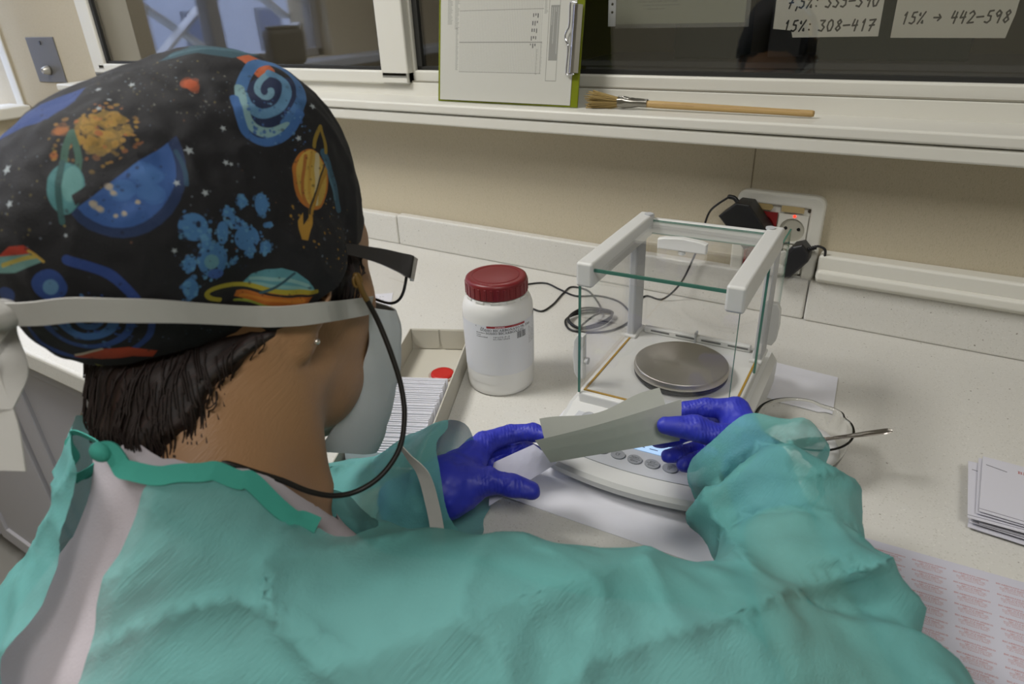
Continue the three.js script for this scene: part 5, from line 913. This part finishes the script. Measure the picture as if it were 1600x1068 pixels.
  D(["#16243e"],1139,1081,126,93,40,3,8);
  P('#6fa6b4',[[1141,1128],[1139,1141],[1130,1149],[1117,1150],[1106,1142],[1100,1129],[1102,1117],[1111,1108],[1123,1108],[1135,1115]],1);
  P('#3f66b0',[[1161,1163],[1158,1172],[1147,1178],[1132,1178],[1119,1173],[1114,1164],[1117,1155],[1128,1149],[1143,1149],[1156,1154]],1);
  P('#5fa0aa',[[1226,1203],[1250,1165],[1286,1140],[1326,1126],[1371,1131],[1404,1150],[1432,1182],[1318,1205]]);
  L('#8fc0bc',7,[[1251,1181],[1327,1155],[1404,1166]]);
  L('#86b8b4',6,[[1240,1198],[1329,1179],[1420,1178]]);
  P('#c9701f',[[1214,1224],[1436,1181],[1410,1219],[1338,1251],[1257,1257],[1209,1245]]);
  L('#e08a28',7,[[1230,1243],[1395,1213]]);
  L('#98a83a',6,[[1214,1260],[1338,1255],[1414,1225]]);
  L('#b6a82c',9,[[1436,1181],[1318,1201],[1209,1204],[1140,1206],[1117,1221],[1131,1241],[1162,1249]]);
  L('#1a1a14',4,[[1432,1193],[1318,1213],[1213,1218],[1150,1223]]);
  L('#2d5560',4,[[1278,1217],[1326,1176],[1367,1136]]);
  P('#b8351c',[[664,1196],[705,1157],[740,1146],[764,1161],[676,1193]]);
  P('#6d9a92',[[664,1192],[759,1160],[780,1174],[717,1215],[661,1232]]);
  L('#b8a84a',6,[[685,1206],[733,1178],[764,1166]]);
  L('#c2a040',4,[[750,1157],[781,1174]]);
  P('#24468c',[[831,1237],[814,1256],[791,1262],[769,1252],[757,1232],[762,1209],[779,1191],[802,1185],[822,1193],[833,1213]],1);
  P('#5c8cb0',[[814,1233],[806,1243],[796,1246],[786,1242],[782,1232],[784,1220],[792,1211],[803,1208],[812,1212],[816,1221]],1);
  L('#24448c',14,[[831,1159],[882,1166],[925,1186],[964,1225]]);
  P('#22407c',[[711,1273],[702,1291],[683,1309],[662,1317],[645,1314],[642,1299],[653,1280],[673,1263],[694,1256],[708,1260]],1);
  L('#3a66a0',10,[[894,1285],[895,1297],[889,1307],[880,1316],[868,1319],[857,1318],[849,1312],[846,1302],[848,1291]]);
  L('#3f70ac',14,[[921,1277],[922,1301],[912,1324],[891,1341],[865,1350],[840,1347],[823,1334],[817,1313],[822,1289]]);
  L('#2a4c90',11,[[953,1269],[957,1308],[940,1346],[904,1375],[858,1390],[816,1387],[788,1366],[779,1331],[790,1290]]);
  L('#28478c',10,[[996,1261],[1004,1320],[977,1377],[919,1422],[846,1446],[779,1444],[735,1415],[724,1361],[745,1296]]);
  D(["#4a78ac", "#2a4c90"],869,1309,112,85,70,3,8);
  P('#c94a24',[[813,1443],[884,1394],[949,1383],[1013,1412],[1001,1445],[952,1430],[876,1455]]);
  L('#c8b8a0',5,[[821,1435],[888,1394]]);
  P('#8a8a2a',[[847,1491],[880,1517],[897,1566],[858,1564]]);
  P('#c0502a',[[880,1517],[899,1534],[906,1571],[878,1568]]);
  S(1030,848,15);
  S(1015,946,10);
  S(1082,954,11);
  S(1110,736,11);
  S(824,1108,6);
  S(645,990,16);
  S(695,1066,11);
  S(1129,845,11);
  S(1144,845,8);
  S(1381,556,14);
  S(805,787,9);
  S(811,742,8);
  S(833,641,13);
  S(747,683,13);
  S(1031,1107,8);
  S(1348,686,11);
}

const TIE = [[H(0.066, -0.004, 0.067), [0.1, 0.9, -0.4]], [[-0.3335, 1.1815, 0.7575], [0, 1, -0.2]], [[-0.3335, 1.187, 0.778], [0, 1, -0.1]], [[-0.314, 1.2046, 0.8165], [0, 1, 0.1]], [[-0.3225, 1.2078, 0.835], [0, 1, 0.2]], [[-0.3345, 1.2109, 0.8495], [0, 1, 0.2]], [[-0.3385, 1.2202, 0.8705], [0, 1, 0.25]], [[-0.34, 1.2345, 0.901], [0, 1, 0.2]], [[-0.3495, 1.2395, 0.917], [0, 1, 0.15]], [[-0.368, 1.2424, 0.9325], [0, 1, 0.1]], [[-0.385, 1.2413, 0.944], [0, 1, 0.05]], [[-0.407, 1.239, 0.951], [0, 1, 0]]];
// ---- mask, ties, glasses, cord
{
  const mm = std('#dde1e4', 0.85, { ...dbl, bumpMap: rep(clothBump, 20, 20), bumpScale: 0.0002 });
  // outline of the mask in head space: side edge (b, c) and centre profile (b, c)
  const tri = (pts, v) => { const k = v * (pts.length - 1), i = Math.min(pts.length - 2, Math.floor(k)), t = k - i, q = j => pts[clamp(j, 0, pts.length - 1)]; const f = n => { const p0 = q(i - 1)[n], p1 = q(i)[n], p2 = q(i + 1)[n], p3 = q(i + 2)[n]; return 0.5 * (2 * p1 + (p2 - p0) * t + (2 * p0 - 5 * p1 + 4 * p2 - p3) * t * t + (3 * p1 - p0 - 3 * p2 + p3) * t * t * t); }; return pts[0].map((_, n) => f(n)); };
  const edge = [[0.064, -0.007, 0.068], [0.062, -0.026, 0.074], [0.057, -0.052, 0.08], [0.049, -0.08, 0.085], [0.04, -0.107, 0.078], [0.03, -0.134, 0.074]];
  const mid = [[0.0, -0.01, 0.119], [0.0, -0.034, 0.133], [0.0, -0.066, 0.146], [0.0, -0.1, 0.153], [0.0, -0.13, 0.16], [0.0, -0.152, 0.162]];
  const fn = (u, v) => {
    const s = 2 * u - 1, e = tri(edge, v), m = tri(mid, v), t = Math.abs(s), a = e[0] * Math.sign(s) * Math.sin(Math.min(1, t) * Math.PI / 2) * (1.0 + 0.14 * Math.sin(t * Math.PI)), w = 1 - Math.pow(t, 2.3);
    const pl = 0.0022 * Math.abs(Math.sin(v * Math.PI * 4)) * (1 - t * t) + 0.0016 * noise(s * 6, v * 7, 3);
    return V(H(a, lerp(e[1], m[1], w), lerp(e[2], m[2], w) + pl));
  };
  mesh('face_mask', slab(fn, 44, 40, 0.0012), mm, worker, 'white surgical face mask');
  const strap = std('#d6d4ce', 0.85, { ...dbl, bumpMap: rep(grain(64, 64, (x, y) => 0.5 + 0.5 * Math.sin(y * 0.8) * Math.sin(x * 0.4)), 60, 6), bumpScale: 0.0003 });
  // upper tie: from the mask corner over the ear round to the knot behind the head
  const along = [], acr = [];
  const onHead = (al, be, lift) => { const d = capDir(al, be), t = capHit(d) + lift; return [capC[0] + d.x * t, capC[1] + d.y * t, capC[2] + d.z * t]; };
  for (const [p, w] of TIE) { along.push(p); acr.push(w); }
  mesh('mask_tie', ribbon(along, acr, u => 0.0125 + 0.003 * Math.sin(u * 3), 0.0009, 90), strap, worker, 'white mask tie running over the ear to the back of the head');
  const K = TIE[TIE.length - 1][0];
  mesh('tie_knot', [new THREE.SphereGeometry(0.0105, 16, 12).scale(1.1, 0.8, 0.9).translate(...K), ribbon([K, mix3(K, [-0.419,1.2366,0.931], 0.6), [-0.4186,1.2387,0.9321]], [[0, 1, 0.2], [0.4, 0.8, 0.2], [0.6, 0.6, 0]], 0.012, 0.0009, 20),
    ribbon([K, [-0.4208,1.2246,0.9503], [-0.4092,1.2065,0.9566], [-0.4096,1.1892,0.9703]], [[1, 0, -0.4], [1, 0, -0.5], [0.9, 0, -0.5], [1, 0, -0.6]], 0.019, 0.0009, 40), ribbon([K, [-0.425,1.2134,0.9627], [-0.4058,1.1828,0.9717], [-0.3934,1.1612,0.981]], [[1, 0, -0.6], [1, 0.1, -0.5], [1, 0, -0.5], [1, 0, -0.5]], 0.02, 0.0009, 40)], strap, worker, 'white knot and hanging ends of the mask tie');
  mesh('loose_tie', ribbon([[-0.3251,1.0609,0.7565], [-0.3118,1.053,0.7594], [-0.3006,1.0421,0.7588], [-0.2879,1.0181,0.7653], [-0.2769,1.001,0.7754], [-0.2681,0.9821,0.788]], [[0.4, 0.6, 0.2], [0.5, 0.6, 0], [0.8, 0.2, -0.3], [0.84, 0.05, -0.54], [0.84, 0, -0.54], [0.84, 0, -0.54]], u => 0.006 + 0.005 * sstep(0.05, 0.5, u), 0.0008, 50), strap, worker, 'loose lower mask tie hanging over the left sleeve');
}
{
  // glasses: temples, metal corner pieces, rims and lenses
  const g = new THREE.Group(); g.name = 'glasses'; g.userData.label = 'dark framed glasses'; worker.add(g);
  const fm = std('#1c1614', 0.35), rm = std('#3a3c40', 0.3, { metalness: 0.6 });
  for (const s of [1, -1]) {
    const P = [H(s * 0.079, 0.022, -0.02), H(s * 0.08, 0.034, 0.008), H(s * 0.077, 0.034, 0.05), H(s * 0.073, 0.03, 0.085), H(s * 0.07, 0.028, 0.098)], up = [hU, hU, hU, hU, hU].map(v => v.toArray());
    mesh('temple', ribbon(P, up, u => lerp(0.007, 0.0175, sstep(0.25, 0.95, u)), 0.0028, 50), fm, g, 'wide dark temple');
    mesh('hinge_plate', slab((u, v) => V(H(s * (0.0705 - 0.004 * u), lerp(0.0195, 0.0365, v) - 0.003 * u, 0.0975 + 0.008 * u + 0.002 * Math.sin(u * 3))), 8, 4, 0.0034), M.steel, g, 'silver corner piece');
    const rim = [], lens = []; const C0 = [s * 0.036, 0.0145];
    for (let i = 0; i < 40; i++) { const a = i / 40 * Math.PI * 2, ca = Math.cos(a), sa = Math.sin(a), x = C0[0] + 0.0305 * Math.sign(ca) * Math.pow(Math.abs(ca), 0.7), y = C0[1] + 0.0205 * Math.sign(sa) * Math.pow(Math.abs(sa), 0.75); rim.push(H(x, y, 0.109 - 2.2 * x * x)); lens.push([x, y]); }
    mesh('rim', tube(rim, 0.0012, 100, 8, true), rm, g);
    mesh('lens', slab((u, v) => { const a = u * Math.PI * 2, r = v, ca = Math.cos(a), sa = Math.sin(a), x = C0[0] + r * 0.0303 * Math.sign(ca) * Math.pow(Math.abs(ca), 0.7), y = C0[1] + r * 0.0203 * Math.sign(sa) * Math.pow(Math.abs(sa), 0.75); return V(H(x, y, 0.109 - 2.2 * x * x)); }, 40, 4, 0.0012), phy('#ffffff', 0.02, { transmission: 1, thickness: 0 }), g);
  }
  mesh('bridge', tube([H(0.0065, 0.016, 0.109), H(0, 0.02, 0.112), H(-0.0065, 0.016, 0.109)], 0.0014, 16, 8), rm, g);
  const cm = std('#16120f', 0.5), lp = std('#6d5222', 0.45);
  const A = [-0.3178,1.2163,0.7808], B = [-0.3149,1.1976,0.777];
  const cord = mesh('cord', tube([B, [-0.3109,1.1815,0.7736], [-0.3004,1.1569,0.7752], [-0.2917,1.1351,0.7789], [-0.2854,1.1169,0.7861], [-0.2824,1.098,0.7984], [-0.2867,1.0842,0.8151], [-0.2955,1.0778,0.8302], [-0.3027,1.0805,0.844], [-0.3098,1.0912,0.8581], [-0.3196,1.1056,0.8704], [-0.3271,1.1169,0.8818], [-0.3384,1.1288,0.8939], [-0.3544,1.1343,0.9036], [-0.3785,1.134,0.9074]], 0.0019, 160, 10), cm, worker, 'black glasses cord hanging in a loop past the mask');
  mesh('cord_loop', [tube([A, [-0.3156,1.2098,0.7807], [-0.3153,1.2047,0.7796], B], 0.0021, 20, 8), tube([A, [-0.318,1.2145,0.7834], [-0.3168,1.2091,0.7833], [-0.3157,1.2113,0.7785], [-0.3172,1.2167,0.7789]], 0.0011, 24, 6, true)], lp, cord, 'amber loop on the temple');
}
{
  // gown binding and neck ties
  const pts = [], acr = [], out = [];
  for (let i = 0; i <= 48; i++) {
    const az = lerp(-0.06, 1.73, i / 48), y = neckline(GOWN_NECK, az); let r = 0.16, x, z;
    for (let k = 0; k < 200; k++) { x = -0.372 + r * Math.sin(az); z = 0.893 + r * Math.cos(az); const d = gownF(x, y, z); if (d < 3e-4) break; r -= Math.max(d * 0.5, 1e-4); }
    const e = 1e-3, n = V(gownF(x + e, y, z) - gownF(x - e, y, z), gownF(x, y + e, z) - gownF(x, y - e, z), gownF(x, y, z + e) - gownF(x, y, z - e)).normalize();
    pts.push([x + n.x * 0.001, y + n.y * 0.001, z + n.z * 0.001]); out.push(n);
  }
  for (let i = 0; i <= 48; i++) { const t = V(pts[Math.min(48, i + 1)]).sub(V(pts[Math.max(0, i - 1)])).normalize(); acr.push(out[i].clone().cross(t).normalize().toArray()); }
  mesh('neck_binding', ribbon(pts, acr, 0.011, 0.0014, 120), bindMat, worker, 'teal neck binding of the gown');
  const k = pts[0];
  mesh('neck_tie', [ribbon([k, mix3(k, [-0.4207,1.1382,0.9256], 0.7), [-0.4346,1.1421,0.9323], [-0.4351,1.1371,0.9357], [-0.4294,1.1289,0.937], [-0.4326,1.1184,0.9429], [-0.4229,1.1165,0.9377], [-0.4146,1.1272,0.9284], k], [[0, 1, 0.2], [0, 1, 0.2], [0.3, 0.7, 0.2], [0.84, 0.2, -0.5], [0.84, 0, -0.5], [0.6, 0.6, -0.3], [0.1, 1, 0], [0.3, 0.8, 0], [0, 1, 0]], 0.0055, 0.0008, 90),
    ribbon([k, [-0.4081,1.13,0.9291], [-0.4149,1.1233,0.9378], [-0.4263,1.1159,0.943]], [[0.2, 1, 0], [0.3, 0.9, 0], [0.4, 0.8, 0], [0.3, 0.9, 0]], 0.009, 0.0008, 40), new THREE.SphereGeometry(0.0075, 14, 10).scale(1, 0.8, 0.7).translate(...k)], bindMat, worker, 'teal neck tie knotted behind the neck');
}
// ---- what the hands hold
{
  // folded weighing sheet: two flaps rising from a fold along the lower edge
  const A = [-0.2412,1.0051,0.6555], B = [-0.1511,1.0078,0.5723], C1 = [-0.2556,1.0292,0.6595], D1 = [-0.162,1.037,0.5479], C2 = [-0.265,1.0273,0.6305], D2 = [-0.1814,1.0361,0.5397];
  const nf = V(B).sub(V(A)).cross(V(C1).sub(V(A))).normalize();
  const flap = (c, d, s) => (u, v) => V(A).lerp(V(B), u).lerp(V(c).lerp(V(d), u), v * (s < 0 ? 1 - 0.16 * Math.sin(Math.min(1, u * 1.15) * Math.PI) ** 2 : 1)).addScaledVector(nf, s * 0.0065 * Math.sin(v * Math.PI / 2) + 0.003 * Math.sin(u * 4.2) * v);
  tag(mesh('folded_sheet', [slab(flap(C1, D1, 1), 30, 12, 0.0005), slab(flap(C2, D2, -1), 30, 12, 0.0005)], phy('#a9aca4', 0.6, { transmission: 0.12, thickness: 0, ...dbl })), 'greyish weighing paper folded into a chute, held in the right glove', 'weighing paper');
  const P = [-0.306,0.9342,0.6649], Q = [-0.253,0.9777,0.6224], Rr = [-0.2858,0.9801,0.61], S = [-0.324,0.9547,0.6264];
  const nn = V(Q).sub(V(P)).cross(V(S).sub(V(P))).normalize();
  tag(mesh('paper_envelope', [slab((u, v) => quad(P, Q, Rr, S)(u, v).addScaledVector(nn, 0.006 * Math.sin(v * Math.PI) * (0.4 + 0.6 * u)), 14, 14, 0.0005), slab((u, v) => quad(P, Q, Rr, S)(u * (0.93 - 0.1 * Math.sin(v * Math.PI)), v).addScaledVector(nn, -0.006 * Math.sin(v * Math.PI) * (0.4 + 0.6 * u)), 14, 14, 0.0005)], std('#b9b9c6', 0.8, dbl)), 'small open white paper envelope held in the left glove', 'envelope');
}
// ---- stool
{
  const t = thing('swivel_stool', 'swivel stool under the seated worker', 'stool', [-0.38, 0, 1.03]);
  mesh('seat', lathe([[0, 0.385], [0.17, 0.385], [0.185, 0.395], [0.19, 0.41], [0.185, 0.432], [0.165, 0.443], [0, 0.446]], 48), std('#26282c', 0.6), t);
  mesh('column', lathe([[0, 0.06], [0.03, 0.06], [0.03, 0.25], [0.022, 0.25], [0.022, 0.385], [0, 0.385]], 32), M.chrome, t);
  for (let i = 0; i < 5; i++) { const a = i / 5 * Math.PI * 2; mesh('leg', bb(0.02, 0.27, 0.05, 0.08, -0.018, 0.018, 0.008).rotateY(a), M.dark, t); mesh('caster', new THREE.CylinderGeometry(0.025, 0.025, 0.03, 20).rotateX(Math.PI / 2).translate(0.26, 0.025, 0).rotateY(a), M.black, t); }
  mesh('foot_ring', [new THREE.TorusGeometry(0.2, 0.011, 10, 48).rotateX(Math.PI / 2).translate(0, 0.215, 0), bb(-0.2, 0.2, 0.21, 0.22, -0.008, 0.008), bb(-0.008, 0.008, 0.21, 0.22, -0.2, 0.2)], M.chrome, t);
}

renderer.render(scene, camera);
